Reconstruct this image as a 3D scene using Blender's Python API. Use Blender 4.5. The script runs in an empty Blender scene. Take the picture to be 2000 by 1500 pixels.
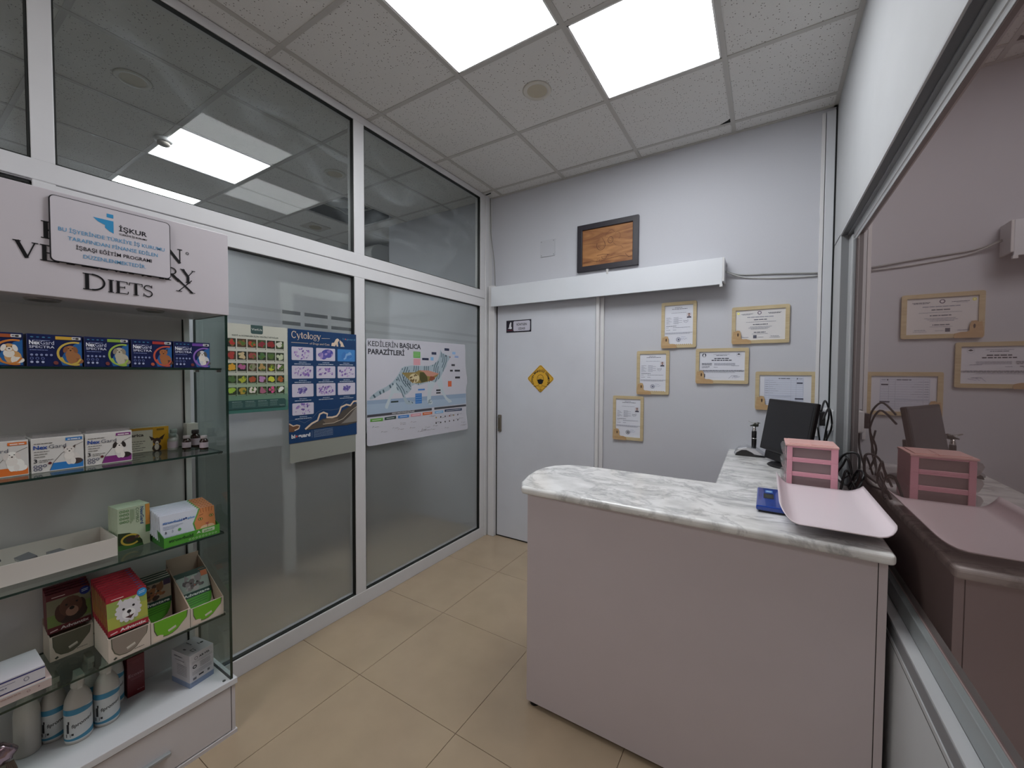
import bpy, bmesh, math, random
from mathutils import Vector, Matrix
random.seed(7)
C = bpy.context.scene.collection
sc = bpy.context.scene
PI = math.pi
# ------------------------------------------------------------------ camera, light, exposure
CAMH = 1.4755
cd = bpy.data.cameras.new('camera'); cam = bpy.data.objects.new('camera', cd); C.objects.link(cam)
cd.sensor_width = 36; cd.lens = 36 * 792.27 / 2000; cd.clip_start = 0.02
yaw, pitch, roll = -0.5586, -0.0298, 0.0051
fw = Vector((math.sin(yaw)*math.cos(pitch), math.cos(yaw)*math.cos(pitch), math.sin(pitch)))
r0 = fw.cross(Vector((0, 0, 1))).normalized(); u0 = r0.cross(fw)
rr = r0*math.cos(roll) + u0*math.sin(roll); uu = -r0*math.sin(roll) + u0*math.cos(roll)
cam.matrix_world = Matrix(((rr.x, uu.x, -fw.x, 0), (rr.y, uu.y, -fw.y, 0), (rr.z, uu.z, -fw.z, CAMH), (0, 0, 0, 1)))
sc.camera = cam
w = bpy.data.worlds.new('world'); sc.world = w; w.use_nodes = True
w.node_tree.nodes['Background'].inputs[0].default_value = (1.0, 0.92, 0.86, 1)
w.node_tree.nodes['Background'].inputs[1].default_value = 0.5
sc.view_settings.view_transform = 'Standard'; sc.view_settings.look = 'None'
sc.view_settings.gamma = 1; sc.view_settings.use_curve_mapping = False
sc.view_settings.exposure = 1.4
LIGHT_STRENGTH = 6.5
LIGHT_COLOR = (0.955, 0.975, 1.0, 1)

# ------------------------------------------------------------------ materials
def lin(h):
    h = h.lstrip('#'); v = [int(h[i:i+2], 16)/255 for i in (0, 2, 4)]
    return tuple((c/12.92 if c <= .04045 else ((c+.055)/1.055)**2.4) for c in v)
MC = {}
def M(col, rough=.5, metal=0., spec=.5, noise=.0, coat=0., bump=0., bscale=200, name=None):
    key = (col, rough, metal, spec, noise, coat, bump, bscale)
    if key in MC: return MC[key]
    m = bpy.data.materials.new(name or 'mat_'+str(len(MC))); m.use_nodes = True
    nt = m.node_tree; b = nt.nodes['Principled BSDF']
    c = lin(col) if isinstance(col, str) else col
    b.inputs['Base Color'].default_value = (*c, 1); b.inputs['Roughness'].default_value = rough
    b.inputs['Metallic'].default_value = metal; b.inputs['Specular IOR Level'].default_value = spec
    b.inputs['Coat Weight'].default_value = coat; b.inputs['Coat Roughness'].default_value = .05
    if noise or bump:
        tc = nt.nodes.new('ShaderNodeTexCoord'); n = nt.nodes.new('ShaderNodeTexNoise')
        n.inputs['Scale'].default_value = bscale if bump else 6; n.inputs['Detail'].default_value = 5
        nt.links.new(tc.outputs['Object'], n.inputs['Vector'])
        if noise:
            r = nt.nodes.new('ShaderNodeValToRGB')
            r.color_ramp.elements[0].position = .3; r.color_ramp.elements[1].position = .7
            r.color_ramp.elements[0].color = (*[x*(1-noise) for x in c], 1)
            r.color_ramp.elements[1].color = (*[min(1, x*(1+noise)) for x in c], 1)
            nt.links.new(n.outputs['Fac'], r.inputs['Fac']); nt.links.new(r.outputs['Color'], b.inputs['Base Color'])
        if bump:
            bp = nt.nodes.new('ShaderNodeBump'); bp.inputs['Strength'].default_value = bump; bp.inputs['Distance'].default_value = .002
            nt.links.new(n.outputs['Fac'], bp.inputs['Height']); nt.links.new(bp.outputs['Normal'], b.inputs['Normal'])
    MC[key] = m; return m
def nodemat(name):
    m = bpy.data.materials.new(name); m.use_nodes = True; nt = m.node_tree; nt.nodes.clear()
    out = nt.nodes.new('ShaderNodeOutputMaterial'); return m, nt, out
def schlick(nt, f0, f90=1.0):
    lw = nt.nodes.new('ShaderNodeLayerWeight'); lw.inputs['Blend'].default_value = .5
    p = nt.nodes.new('ShaderNodeMath'); p.operation = 'POWER'; nt.links.new(lw.outputs['Facing'], p.inputs[0]); p.inputs[1].default_value = 5
    a = nt.nodes.new('ShaderNodeMath'); a.operation = 'MULTIPLY_ADD'; nt.links.new(p.outputs[0], a.inputs[0])
    a.inputs[1].default_value = f90-f0; a.inputs[2].default_value = f0
    return a.outputs[0]
def glassmat(name, tint, f0=.04, f90=1.0, rough=0.0, haze=0.0, hazecol=(.8, .8, .8), smudge=False):
    m, nt, out = nodemat(name)
    tr = nt.nodes.new('ShaderNodeBsdfTransparent'); tr.inputs[0].default_value = (*tint, 1)
    base = tr.outputs[0]
    if haze:
        df = nt.nodes.new('ShaderNodeBsdfDiffuse'); df.inputs[0].default_value = (*hazecol, 1)
        mx = nt.nodes.new('ShaderNodeMixShader'); mx.inputs[0].default_value = haze
        nt.links.new(base, mx.inputs[1]); nt.links.new(df.outputs[0], mx.inputs[2]); base = mx.outputs[0]
        if smudge:
            tc = nt.nodes.new('ShaderNodeTexCoord'); mp = nt.nodes.new('ShaderNodeMapping'); mp.inputs['Scale'].default_value = (1, 1.2, 3)
            mp.inputs['Rotation'].default_value = (.6, 0, 0)
            n = nt.nodes.new('ShaderNodeTexNoise'); n.inputs['Scale'].default_value = 2.2; n.inputs['Detail'].default_value = 6; n.inputs['Distortion'].default_value = .8
            nt.links.new(tc.outputs['Object'], mp.inputs[0]); nt.links.new(mp.outputs[0], n.inputs['Vector'])
            mr = nt.nodes.new('ShaderNodeMapRange'); mr.inputs['From Min'].default_value = .5; mr.inputs['From Max'].default_value = .8
            mr.inputs['To Min'].default_value = haze*.5; mr.inputs['To Max'].default_value = haze*3
            nt.links.new(n.outputs['Fac'], mr.inputs['Value']); nt.links.new(mr.outputs[0], mx.inputs[0])
    gl = nt.nodes.new('ShaderNodeBsdfGlossy'); gl.inputs['Roughness'].default_value = rough
    mx = nt.nodes.new('ShaderNodeMixShader'); nt.links.new(schlick(nt, f0, f90), mx.inputs[0])
    nt.links.new(base, mx.inputs[1]); nt.links.new(gl.outputs[0], mx.inputs[2]); nt.links.new(mx.outputs[0], out.inputs[0])
    return m

G_CLEAR = glassmat('clear_pane_glass', (.84, .86, .85), .008, f90=.35, haze=.045, hazecol=(.6, .66, .7), smudge=True)
G_SHELF = glassmat('shelf_glass', (.80, .87, .84), .05)
G_SIDE = glassmat('side_glass', (.72, .78, .75), .05)
G_EDGE = M('#0d2a22', .12, spec=.8, name='glass_edge_green')
G_PLASTIC = glassmat('clear_plastic', (.86, .84, .85), .06, rough=.1, haze=.18, hazecol=(.85, .83, .82))

def tinted_window():
    m, nt, out = nodemat('brown_tinted_glass')
    df = nt.nodes.new('ShaderNodeBsdfDiffuse'); df.inputs[0].default_value = (.085, .058, .053, 1)
    gl = nt.nodes.new('ShaderNodeBsdfGlossy'); gl.inputs['Roughness'].default_value = 0.012; gl.inputs[0].default_value = (.86, .76, .74, 1)
    mx = nt.nodes.new('ShaderNodeMixShader'); nt.links.new(schlick(nt, .23), mx.inputs[0])
    nt.links.new(df.outputs[0], mx.inputs[1]); nt.links.new(gl.outputs[0], mx.inputs[2]); nt.links.new(mx.outputs[0], out.inputs[0])
    return m
G_BROWN = tinted_window()

def frosted():
    # grey frosted film on the pane, with two rows of clear dashes cut out of it
    m, nt, out = nodemat('frosted_film_glass')
    tc = nt.nodes.new('ShaderNodeNewGeometry'); sp = nt.nodes.new('ShaderNodeSeparateXYZ'); nt.links.new(tc.outputs['Position'], sp.inputs[0])
    def math_(op, a, b=None, c=None):
        n = nt.nodes.new('ShaderNodeMath'); n.operation = op
        for i, x in enumerate((a, b, c)):
            if x is None: continue
            if isinstance(x, (int, float)): n.inputs[i].default_value = x
            else: nt.links.new(x, n.inputs[i])
        return n.outputs[0]
    z, y = sp.outputs['Z'], sp.outputs['Y']       # world position: the dashes keep their true size
    r1 = math_('COMPARE', z, 1.785, .0095); r2 = math_('COMPARE', z, 1.728, .0095)
    rows = math_('MAXIMUM', r1, r2)
    ph = math_('FRACT', math_('MULTIPLY', y, 6.2)); dash = math_('LESS_THAN', ph, .86)
    near = math_('MULTIPLY', math_('GREATER_THAN', y, 1.17), math_('LESS_THAN', y, 1.65))
    amt = math_('ADD', math_('MULTIPLY', math_('MULTIPLY', near, dash), .8), math_('MULTIPLY', math_('SUBTRACT', 1.0, near), .12))
    mask = math_('MULTIPLY', rows, amt)
    tl = nt.nodes.new('ShaderNodeBsdfRefraction'); tl.inputs['Roughness'].default_value = .33; tl.inputs['IOR'].default_value = 1.02
    tl.inputs[0].default_value = (.92, .95, .95, 1)
    df = nt.nodes.new('ShaderNodeBsdfDiffuse'); df.inputs[0].default_value = (.50, .52, .52, 1)
    mx = nt.nodes.new('ShaderNodeMixShader'); mx.inputs[0].default_value = .22
    nt.links.new(tl.outputs[0], mx.inputs[1]); nt.links.new(df.outputs[0], mx.inputs[2])
    tr = nt.nodes.new('ShaderNodeBsdfTransparent'); tr.inputs[0].default_value = (.5, .52, .53, 1)
    mx2 = nt.nodes.new('ShaderNodeMixShader'); nt.links.new(mask, mx2.inputs[0]); nt.links.new(mx.outputs[0], mx2.inputs[1]); nt.links.new(tr.outputs[0], mx2.inputs[2])
    gl = nt.nodes.new('ShaderNodeBsdfGlossy'); gl.inputs['Roughness'].default_value = .03
    mx3 = nt.nodes.new('ShaderNodeMixShader'); nt.links.new(schlick(nt, .04), mx3.inputs[0])
    nt.links.new(mx2.outputs[0], mx3.inputs[1]); nt.links.new(gl.outputs[0], mx3.inputs[2]); nt.links.new(mx3.outputs[0], out.inputs[0])
    return m
G_FROST = frosted()

def emis():
    m, nt, out = nodemat('led_panel_diffuser'); e = nt.nodes.new('ShaderNodeEmission')
    e.inputs[0].default_value = LIGHT_COLOR; e.inputs[1].default_value = LIGHT_STRENGTH; nt.links.new(e.outputs[0], out.inputs[0]); return m
EMIT = emis()

def ceiling_tile_mat():
    m = bpy.data.materials.new('mineral_fibre_tile'); m.use_nodes = True; nt = m.node_tree; b = nt.nodes['Principled BSDF']
    b.inputs['Roughness'].default_value = .95
    gm = nt.nodes.new('ShaderNodeNewGeometry')
    v = nt.nodes.new('ShaderNodeTexVoronoi'); v.inputs['Scale'].default_value = 92; v.inputs['Randomness'].default_value = 1
    nt.links.new(gm.outputs['Position'], v.inputs['Vector'])
    cr = nt.nodes.new('ShaderNodeValToRGB'); cr.color_ramp.elements[0].position = .17; cr.color_ramp.elements[1].position = .27
    cr.color_ramp.elements[0].color = (.13, .12, .11, 1); cr.color_ramp.elements[1].color = (.70, .695, .68, 1)
    sel = nt.nodes.new('ShaderNodeSeparateColor'); nt.links.new(v.outputs['Color'], sel.inputs[0])
    lt = nt.nodes.new('ShaderNodeMath'); lt.operation = 'LESS_THAN'; lt.inputs[1].default_value = .58; nt.links.new(sel.outputs[0], lt.inputs[0])
    ad = nt.nodes.new('ShaderNodeMath'); ad.operation = 'ADD'; nt.links.new(v.outputs['Distance'], ad.inputs[0]); nt.links.new(lt.outputs[0], ad.inputs[1])
    nt.links.new(ad.outputs[0], cr.inputs[0]); nt.links.new(cr.outputs[0], b.inputs['Base Color'])
    n = nt.nodes.new('ShaderNodeTexNoise'); n.inputs['Scale'].default_value = 260; nt.links.new(gm.outputs['Position'], n.inputs['Vector'])
    bp = nt.nodes.new('ShaderNodeBump'); bp.inputs['Strength'].default_value = .5; bp.inputs['Distance'].default_value = .002
    nt.links.new(n.outputs['Fac'], bp.inputs['Height']); nt.links.new(bp.outputs['Normal'], b.inputs['Normal'])
    return m
TILE_C = ceiling_tile_mat()

def marble():
    m = bpy.data.materials.new('white_veined_marble'); m.use_nodes = True; nt = m.node_tree; b = nt.nodes['Principled BSDF']
    b.inputs['Roughness'].default_value = .16
    tc = nt.nodes.new('ShaderNodeTexCoord'); mp = nt.nodes.new('ShaderNodeMapping'); mp.inputs['Scale'].default_value = (1.6, 2.2, 1); mp.inputs['Rotation'].default_value = (0, 0, .7)
    nt.links.new(tc.outputs['Object'], mp.inputs[0])
    n1 = nt.nodes.new('ShaderNodeTexNoise'); n1.inputs['Scale'].default_value = 2.6; n1.inputs['Detail'].default_value = 9; n1.inputs['Roughness'].default_value = .65; n1.inputs['Distortion'].default_value = .5
    nt.links.new(mp.outputs[0], n1.inputs['Vector'])
    c1 = nt.nodes.new('ShaderNodeValToRGB'); e = c1.color_ramp.elements
    e[0].position = .46; e[0].color = (.80, .80, .79, 1); e[1].position = .55; e[1].color = (.80, .80, .79, 1)
    k = c1.color_ramp.elements.new(.5); k.color = (.56, .56, .56, 1)
    nt.links.new(n1.outputs['Fac'], c1.inputs[0])
    n2 = nt.nodes.new('ShaderNodeTexNoise'); n2.inputs['Scale'].default_value = 5; n2.inputs['Detail'].default_value = 4
    nt.links.new(mp.outputs[0], n2.inputs['Vector'])
    c2 = nt.nodes.new('ShaderNodeValToRGB'); c2.color_ramp.elements[0].position = .35; c2.color_ramp.elements[0].color = (.74, .74, .74, 1); c2.color_ramp.elements[1].position = .6; c2.color_ramp.elements[1].color = (1, 1, 1, 1)
    nt.links.new(n2.outputs['Fac'], c2.inputs[0])
    mx = nt.nodes.new('ShaderNodeMix'); mx.data_type = 'RGBA'; mx.blend_type = 'MULTIPLY'; mx.inputs[0].default_value = 1
    nt.links.new(c1.outputs[0], mx.inputs[6]); nt.links.new(c2.outputs[0], mx.inputs[7]); nt.links.new(mx.outputs[2], b.inputs['Base Color'])
    return m
MARBLE = marble()

def woodmat(name, c0, c1, scale=3, stretch=(1, 1, 9)):
    m = bpy.data.materials.new(name); m.use_nodes = True; nt = m.node_tree; b = nt.nodes['Principled BSDF']; b.inputs['Roughness'].default_value = .5
    tc = nt.nodes.new('ShaderNodeTexCoord'); mp = nt.nodes.new('ShaderNodeMapping'); mp.inputs['Scale'].default_value = stretch
    nt.links.new(tc.outputs['Object'], mp.inputs[0]); n = nt.nodes.new('ShaderNodeTexNoise'); n.inputs['Scale'].default_value = scale; n.inputs['Detail'].default_value = 6; n.inputs['Distortion'].default_value = 1.5
    nt.links.new(mp.outputs[0], n.inputs['Vector']); r = nt.nodes.new('ShaderNodeValToRGB'); r.color_ramp.elements[0].position = .35; r.color_ramp.elements[1].position = .65
    r.color_ramp.elements[0].color = (*lin(c0), 1); r.color_ramp.elements[1].color = (*lin(c1), 1)
    nt.links.new(n.outputs['Fac'], r.inputs[0]); nt.links.new(r.outputs[0], b.inputs['Base Color']); return m

WHITE_PVC = M('#d2d2d4', .38, noise=.02, name='white_pvc')
WALL = M('#bfc1c8', .8, noise=.025, bump=.1, bscale=300, name='wall_paint')
WALL_R = M('#b6b8ba', .75, noise=.02, name='right_wall_paint')
DOORW = M('#c9ccd4', .45, noise=.02, name='door_laminate')
CABW = M('#cac6c8', .35, noise=.02, name='cabinet_laminate')
CABBACK = M('#c2c0c0', .22, spec=.5, noise=.03, name='glossy_back_panel')
COUNTER = M('#c4babd', .42, noise=.015, name='counter_laminate')
FLOOR_T = M('#a9967e', .16, spec=.45, noise=.05, name='beige_porcelain_tile')
GROUT = M('#6d5a46', .9, name='grout')
TEE = M('#b8b6b2', .45, name='ceiling_tee')
GASKET = M('#111513', .5, name='gasket')
BLACK = M('#0e0e11', .35, name='black_plastic')
SCREEN = M('#121318', .28, name='dark_screen')
ALU = M('#a3a7aa', .35, metal=.4, name='grey_aluminium')
CHROME = M('#d8d8d8', .15, metal=1., name='chrome')
CARD = M('#b5a08f', .8, noise=.04, name='brown_cardboard')
CARDW = M('#cfc8c2', .6, noise=.02, name='white_cardboard')
MDF = woodmat('mdf_wood', '#b8a682', '#c4b490', 4)
DARKF = M('#221f28', .4, name='dark_frame')
WOODP = woodmat('engraved_wood', '#7f4f2a', '#b07c48', 2.2, (1.2, 1, 7))
PAPER = M('#d9dbe3', .6, name='paper')
PINK = M('#e3a4b4', .35, noise=.02, name='pink_plastic')
PINK2 = M('#e9b9b4', .35, name='light_pink_plastic')

# ------------------------------------------------------------------ object helpers
OFF = {}
def setp(o, label=None, cat=None, group=None, kind=None):
    if label: o['label'] = label
    if cat: o['category'] = cat
    if group: o['group'] = group
    if kind: o['kind'] = kind
    return o
def thing(name, label, cat, loc=(0, 0, 0), group=None, kind=None, local=False):
    o = bpy.data.objects.new(name, None); C.objects.link(o); o.empty_display_size = .05
    o.location = loc; setp(o, label, cat, group, kind); OFF[o.name] = Vector((0, 0, 0)) if local else Vector(loc)
    return o
def finish(name, me, mats, parent=None, bevel=0, smooth=False, origin=None, seg=2):
    if not isinstance(mats, (list, tuple)): mats = [mats]
    for m in mats: me.materials.append(m)
    o = bpy.data.objects.new(name, me); C.objects.link(o)
    if parent is not None:
        off = OFF.get(parent.name, Vector((0, 0, 0)))
        if off.length: me.transform(Matrix.Translation(-off))
        OFF[o.name] = off; o.parent = parent
    elif origin is not None:
        me.transform(Matrix.Translation(-Vector(origin))); o.location = origin; OFF[o.name] = Vector(origin)
    if smooth:
        for p in me.polygons: p.use_smooth = True
    if bevel:
        b = o.modifiers.new('bevel', 'BEVEL'); b.width = bevel; b.segments = seg; b.limit_method = 'ANGLE'; b.angle_limit = .7
    return o
def obj(name, bm, mats, parent=None, **k):
    me = bpy.data.meshes.new(name); bmesh.ops.recalc_face_normals(bm, faces=bm.faces[:]) if k.pop('recalc', True) else None
    bm.to_mesh(me); bm.free(); return finish(name, me, mats, parent, **k)
def bx(bm, x0, x1, y0, y1, z0, z1, mi=0):
    v = [bm.verts.new((x, y, z)) for z in (z0, z1) for y in (y0, y1) for x in (x0, x1)]
    for f in ((0, 2, 3, 1), (4, 5, 7, 6), (0, 1, 5, 4), (2, 6, 7, 3), (0, 4, 6, 2), (1, 3, 7, 5)):
        fc = bm.faces.new([v[i] for i in f]); fc.material_index = mi
    return v
def box(name, x0, x1, y0, y1, z0, z1, mats, parent=None, **k):
    bm = bmesh.new(); bx(bm, x0, x1, y0, y1, z0, z1); return obj(name, bm, mats, parent, **k)
def prism(bm, pts, axis, a, b, mi=0):
    # pts 2D polygon; axis: which axis is extruded from a to b
    def mk(p, t): return {'x': (t, p[0], p[1]), 'y': (p[0], t, p[1]), 'z': (p[0], p[1], t)}[axis]
    A = [bm.verts.new(mk(p, a)) for p in pts]; B = [bm.verts.new(mk(p, b)) for p in pts]
    n = len(pts); bm.faces.new(A).material_index = mi; bm.faces.new(B[::-1]).material_index = mi
    for i in range(n): bm.faces.new((A[i], A[(i+1) % n], B[(i+1) % n], B[i])).material_index = mi
def lathe(bm, prof, c=(0, 0, 0), n=24, mi=0, sx=1, sy=1, arc=None):
    rings = []
    for r, z in prof:
        rings.append([bm.verts.new((c[0]+sx*r*math.cos(2*PI*i/n), c[1]+sy*r*math.sin(2*PI*i/n), c[2]+z)) for i in range(n)])
    for a, b in zip(rings, rings[1:]):
        for i in range(n): bm.faces.new((a[i], a[(i+1) % n], b[(i+1) % n], b[i])).material_index = mi
    if prof[0][0] > 1e-6: bm.faces.new(rings[0][::-1]).material_index = mi
    if prof[-1][0] > 1e-6: bm.faces.new(rings[-1]).material_index = mi
def smoothpts(pts, n=6):
    P = [Vector(p) for p in pts]; out = []
    for i in range(len(P)-1):
        p0, p1, p2, p3 = P[max(i-1, 0)], P[i], P[i+1], P[min(i+2, len(P)-1)]
        for k in range(n):
            t = k/n
            out.append(.5*((2*p1)+(-p0+p2)*t+(2*p0-5*p1+4*p2-p3)*t*t+(-p0+3*p1-3*p2+p3)*t**3))
    out.append(P[-1]); return out
def tube(bm, pts, r, n=6, smooth=True, mi=0):
    P = smoothpts(pts) if smooth else [Vector(p) for p in pts]; rings = []
    for i, p in enumerate(P):
        d = (P[min(i+1, len(P)-1)]-P[max(i-1, 0)]).normalized()
        a = Vector((0, 0, 1)) if abs(d.z) < .9 else Vector((1, 0, 0))
        u = d.cross(a).normalized(); v = d.cross(u)
        rings.append([bm.verts.new(p+r*(math.cos(2*PI*k/n)*u+math.sin(2*PI*k/n)*v)) for k in range(n)])
    for a, b in zip(rings, rings[1:]):
        for k in range(n): bm.faces.new((a[k], a[(k+1) % n], b[(k+1) % n], b[k])).material_index = mi
    bm.faces.new(rings[0][::-1]); bm.faces.new(rings[-1])

# ------------------------------------------------------------------ flat print (posters, labels)
FONTC = {}
def glyphs(s, bold):
    key = (s, bold)
    if key in FONTC: return FONTC[key]
    c = bpy.data.curves.new('t', 'FONT'); c.body = s; c.size = 1; c.offset = bold; c.resolution_u = 2
    o = bpy.data.objects.new('t', c); me = bpy.data.meshes.new_from_object(o)
    r = ([(v.co.x, v.co.y) for v in me.vertices], [tuple(p.vertices) for p in me.polygons])
    bpy.data.objects.remove(o); bpy.data.curves.remove(c); bpy.data.meshes.remove(me)
    FONTC[key] = r; return r
# serif letters as thick / thin strokes, unit cap height; (points, width)
def arc(cx, cy, rx, ry, a0, a1, n=14):
    return [(cx+rx*math.cos(math.radians(a0+(a1-a0)*i/n)), cy+ry*math.sin(math.radians(a0+(a1-a0)*i/n))) for i in range(n+1)]
TK, TN = .18, .06
def SER(x, y, w=.3): return ([(x-w/2, y), (x+w/2, y)], TN)
SERIF = {
 'I': (.36, [([(.18, 0), (.18, 1)], TK), SER(.18, .02), SER(.18, .98)]),
 'E': (.72, [([(.18, 0), (.18, 1)], TK), ([(.04, .02), (.66, .02)], TN), ([(.04, .98), (.62, .98)], TN), ([(.2, .52), (.5, .52)], TN), ([(.66, 0), (.68, .22)], TN), ([(.62, 1), (.63, .8)], TN), ([(.5, .62), (.5, .42)], TN)]),
 'P': (.66, [([(.18, 0), (.18, 1)], TK), SER(.18, .02), ([(.04, .98), (.35, .98)], TN), ([(.3, .98)]+arc(.33, .74, .26, .24, 90, -90)+[(.2, .5)], .07)]),
 'R': (.78, [([(.18, 0), (.18, 1)], TK), SER(.18, .02), ([(.04, .98), (.35, .98)], TN), ([(.3, .98)]+arc(.33, .74, .24, .24, 90, -90)+[(.2, .5)], .07), ([(.36, .5), (.72, .02)], TK)]),
 'D': (.86, [([(.18, 0), (.18, 1)], TK), ([(.04, .02), (.4, .02)], TN), ([(.04, .98), (.4, .98)], TN), (arc(.34, .5, .42, .48, 90, -90), .1)]),
 'T': (.72, [([(.36, 0), (.36, 1)], TK), SER(.36, .02), ([(.02, .98), (.7, .98)], TN), ([(.03, 1), (.02, .76)], TN), ([(.69, 1), (.7, .76)], TN)]),
 'S': (.58, [(arc(.29, .74, .2, .22, 30, 270)[:12]+arc(.29, .27, .22, .25, 90, -150), .085), ([(.49, 1), (.49, .76)], TN), ([(.06, 0), (.06, .26)], TN)]),
 'V': (.82, [([(.12, 1), (.43, 0)], TK), ([(.43, 0), (.7, 1)], TN), SER(.12, .98, .26), SER(.7, .98, .22)]),
 'N': (.86, [([(.16, 0), (.16, 1)], TN), ([(.13, 1), (.7, 0)], TK), ([(.7, 0), (.7, 1)], TN), SER(.16, .02, .22), SER(.7, .98, .22), SER(.1, .98, .2)]),
 'Y': (.8, [([(.12, 1), (.4, .48)], TK), ([(.4, .48), (.68, 1)], TN), ([(.4, 0), (.4, .5)], TK), SER(.4, .02, .26), SER(.12, .98, .24), SER(.68, .98, .2)]),
 'A': (.8, [([(.1, 0), (.38, 1)], TN), ([(.38, 1), (.66, 0)], TK), ([(.2, .36), (.55, .36)], TN), SER(.1, .02, .2), SER(.66, .02, .24)]),
 'L': (.66, [([(.18, 0), (.18, 1)], TK), ([(.04, .02), (.6, .02)], TN), SER(.18, .98), ([(.6, 0), (.62, .24)], TN)]),
 'O': (.86, [(arc(.43, .5, .36, .48, 0, 360, 24), .09)]),
 'x': (.6, [([(.06, .66), (.52, 0)], TK*.8), ([(.06, 0), (.5, .66)], TN), SER(.06, .02, .18), SER(.5, .02, .2), SER(.06, .64, .18), SER(.5, .64, .16)]),
 'C': (.78, [(arc(.42, .5, .33, .47, 40, 320, 20), .11), ([(.7, 1), (.7, .72)], TN)]),
 'y': (.56, [([(.06, .66), (.3, 0)], TK*.8), ([(.5, .66), (.24, -.2), (.08, -.26)], .06), SER(.06, .64, .18), SER(.5, .64, .16)]),
 't': (.36, [([(.16, .88), (.16, .1), (.32, .03)], TK*.8), ([(.02, .64), (.32, .64)], TN)]),
 'o': (.58, [(arc(.28, .33, .22, .31, 0, 360, 18), .09)]),
 'l': (.28, [([(.14, 0), (.14, 1)], TK*.85), SER(.14, .02, .24), ([(.02, .98), (.14, .98)], TN)]),
 'g': (.56, [(arc(.26, .42, .18, .22, 0, 360, 16), .08), (arc(.26, -.08, .2, .15, 0, 360, 14), .06), ([(.4, .6), (.54, .64)], .06), ([(.16, .22), (.12, .08)], .06)]),
}
class Art:
    """polygons of flat print on a plane; U right, V up, N out of the surface"""
    def __init__(s, name, parent, O, U, V, w, h, lift=.0006, step=.00012):
        s.name, s.parent = name, parent
        s.O, s.U, s.V = Vector(O), Vector(U).normalized(), Vector(V).normalized(); s.N = s.U.cross(s.V)
        s.w, s.h, s.lift, s.step = w, h, lift, step; s.k = 0; s.hold = False
        s.v, s.f, s.mi, s.mats = [], [], [], []
    def m(s, mat):
        if isinstance(mat, str): mat = M(mat, .45)
        if mat not in s.mats: s.mats.append(mat)
        return s.mats.index(mat)
    def add(s, pts, faces, mat, lay=None):
        b = len(s.v)
        if not s.hold: s.k += 1
        for x, y in pts: s.v.append((x, y, s.k))
        i = s.m(mat)
        for f in faces: s.f.append([b+j for j in f]); s.mi.append(i)
    def poly(s, pts, mat, lay=None):
        pts = list(pts); a = sum(pts[i][0]*pts[(i+1) % len(pts)][1]-pts[(i+1) % len(pts)][0]*pts[i][1] for i in range(len(pts)))
        if a < 0: pts = pts[::-1]
        s.add(pts, [list(range(len(pts)))], mat, lay)
    def rect(s, x0, y0, x1, y1, mat, lay=None, rad=0):
        if not rad: s.poly([(x0, y0), (x1, y0), (x1, y1), (x0, y1)], mat, lay); return
        rx, ry = rad/s.w, rad/s.h; P = []
        for cx, cy, a in ((x1-rx, y0+ry, -90), (x1-rx, y1-ry, 0), (x0+rx, y1-ry, 90), (x0+rx, y0+ry, 180)):
            P += arc(cx, cy, rx, ry, a, a+90, 4)
        s.poly(P, mat, lay)
    def ell(s, cx, cy, rx, ry, mat, lay=None, n=14, rot=0):
        ar = s.w/s.h; P = []
        c, sn = math.cos(math.radians(rot)), math.sin(math.radians(rot))
        for i in range(n):
            a = 2*PI*i/n; X, Y = rx*s.w*math.cos(a), ry*s.h*math.sin(a)
            P.append((cx+(X*c-Y*sn)/s.w, cy+(X*sn+Y*c)/s.h))
        s.poly(P, mat, lay)
    def line(s, pts, wd, mat, lay=None, closed=False):
        # wd in metres
        Q = [Vector((p[0]*s.w, p[1]*s.h)) for p in pts]
        if closed: Q.append(Q[0])
        L, R = [], []
        for i, q in enumerate(Q):
            a = Q[max(i-1, 0)]; b = Q[min(i+1, len(Q)-1)]
            if closed and i in (0, len(Q)-1): a, b = Q[-2], Q[1]
            d = (b-a); d = d.normalized() if d.length > 1e-9 else Vector((1, 0)); n = Vector((-d.y, d.x))*wd/2
            L.append(q+n); R.append(q-n)
        P = [(p.x/s.w, p.y/s.h) for p in L+R]; n = len(L)
        s.add(P, [[n+i, n+i+1, i+1, i] for i in range(n-1)], mat, lay)
    def ring(s, cx, cy, rx, ry, wd, mat, lay=None, a0=0, a1=360, rot=0):
        P = arc(cx, cy, rx, ry, a0, a1, 22)
        if rot:
            c, sn = math.cos(math.radians(rot)), math.sin(math.radians(rot))
            P = [(cx+((x-cx)*s.w*c-(y-cy)*s.h*sn)/s.w, cy+((x-cx)*s.w*sn+(y-cy)*s.h*c)/s.h) for x, y in P]
        s.line(P, wd, mat, lay)
    def text(s, t, x, y, hgt, mat, lay=None, bold=0., fit=None, align='l', rot=0):
        # hgt: cap height in metres; fit: width in units of w
        v, f = glyphs(t, bold)
        if not v: return
        x0 = min(p[0] for p in v); x1 = max(p[0] for p in v); k = hgt/.73
        kx = k if fit is None else fit*s.w/(x1-x0)
        wd = (x1-x0)*kx; sh = {'l': 0, 'c': -wd/2, 'r': -wd}[align]
        P = [((p[0]-x0)*kx+sh, p[1]*k) for p in v]
        if rot:
            c, sn = math.cos(math.radians(rot)), math.sin(math.radians(rot)); P = [(a*c-b*sn, a*sn+b*c) for a, b in P]
        s.add([(x+a/s.w, y+b/s.h) for a, b in P], f, mat, lay)
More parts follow.
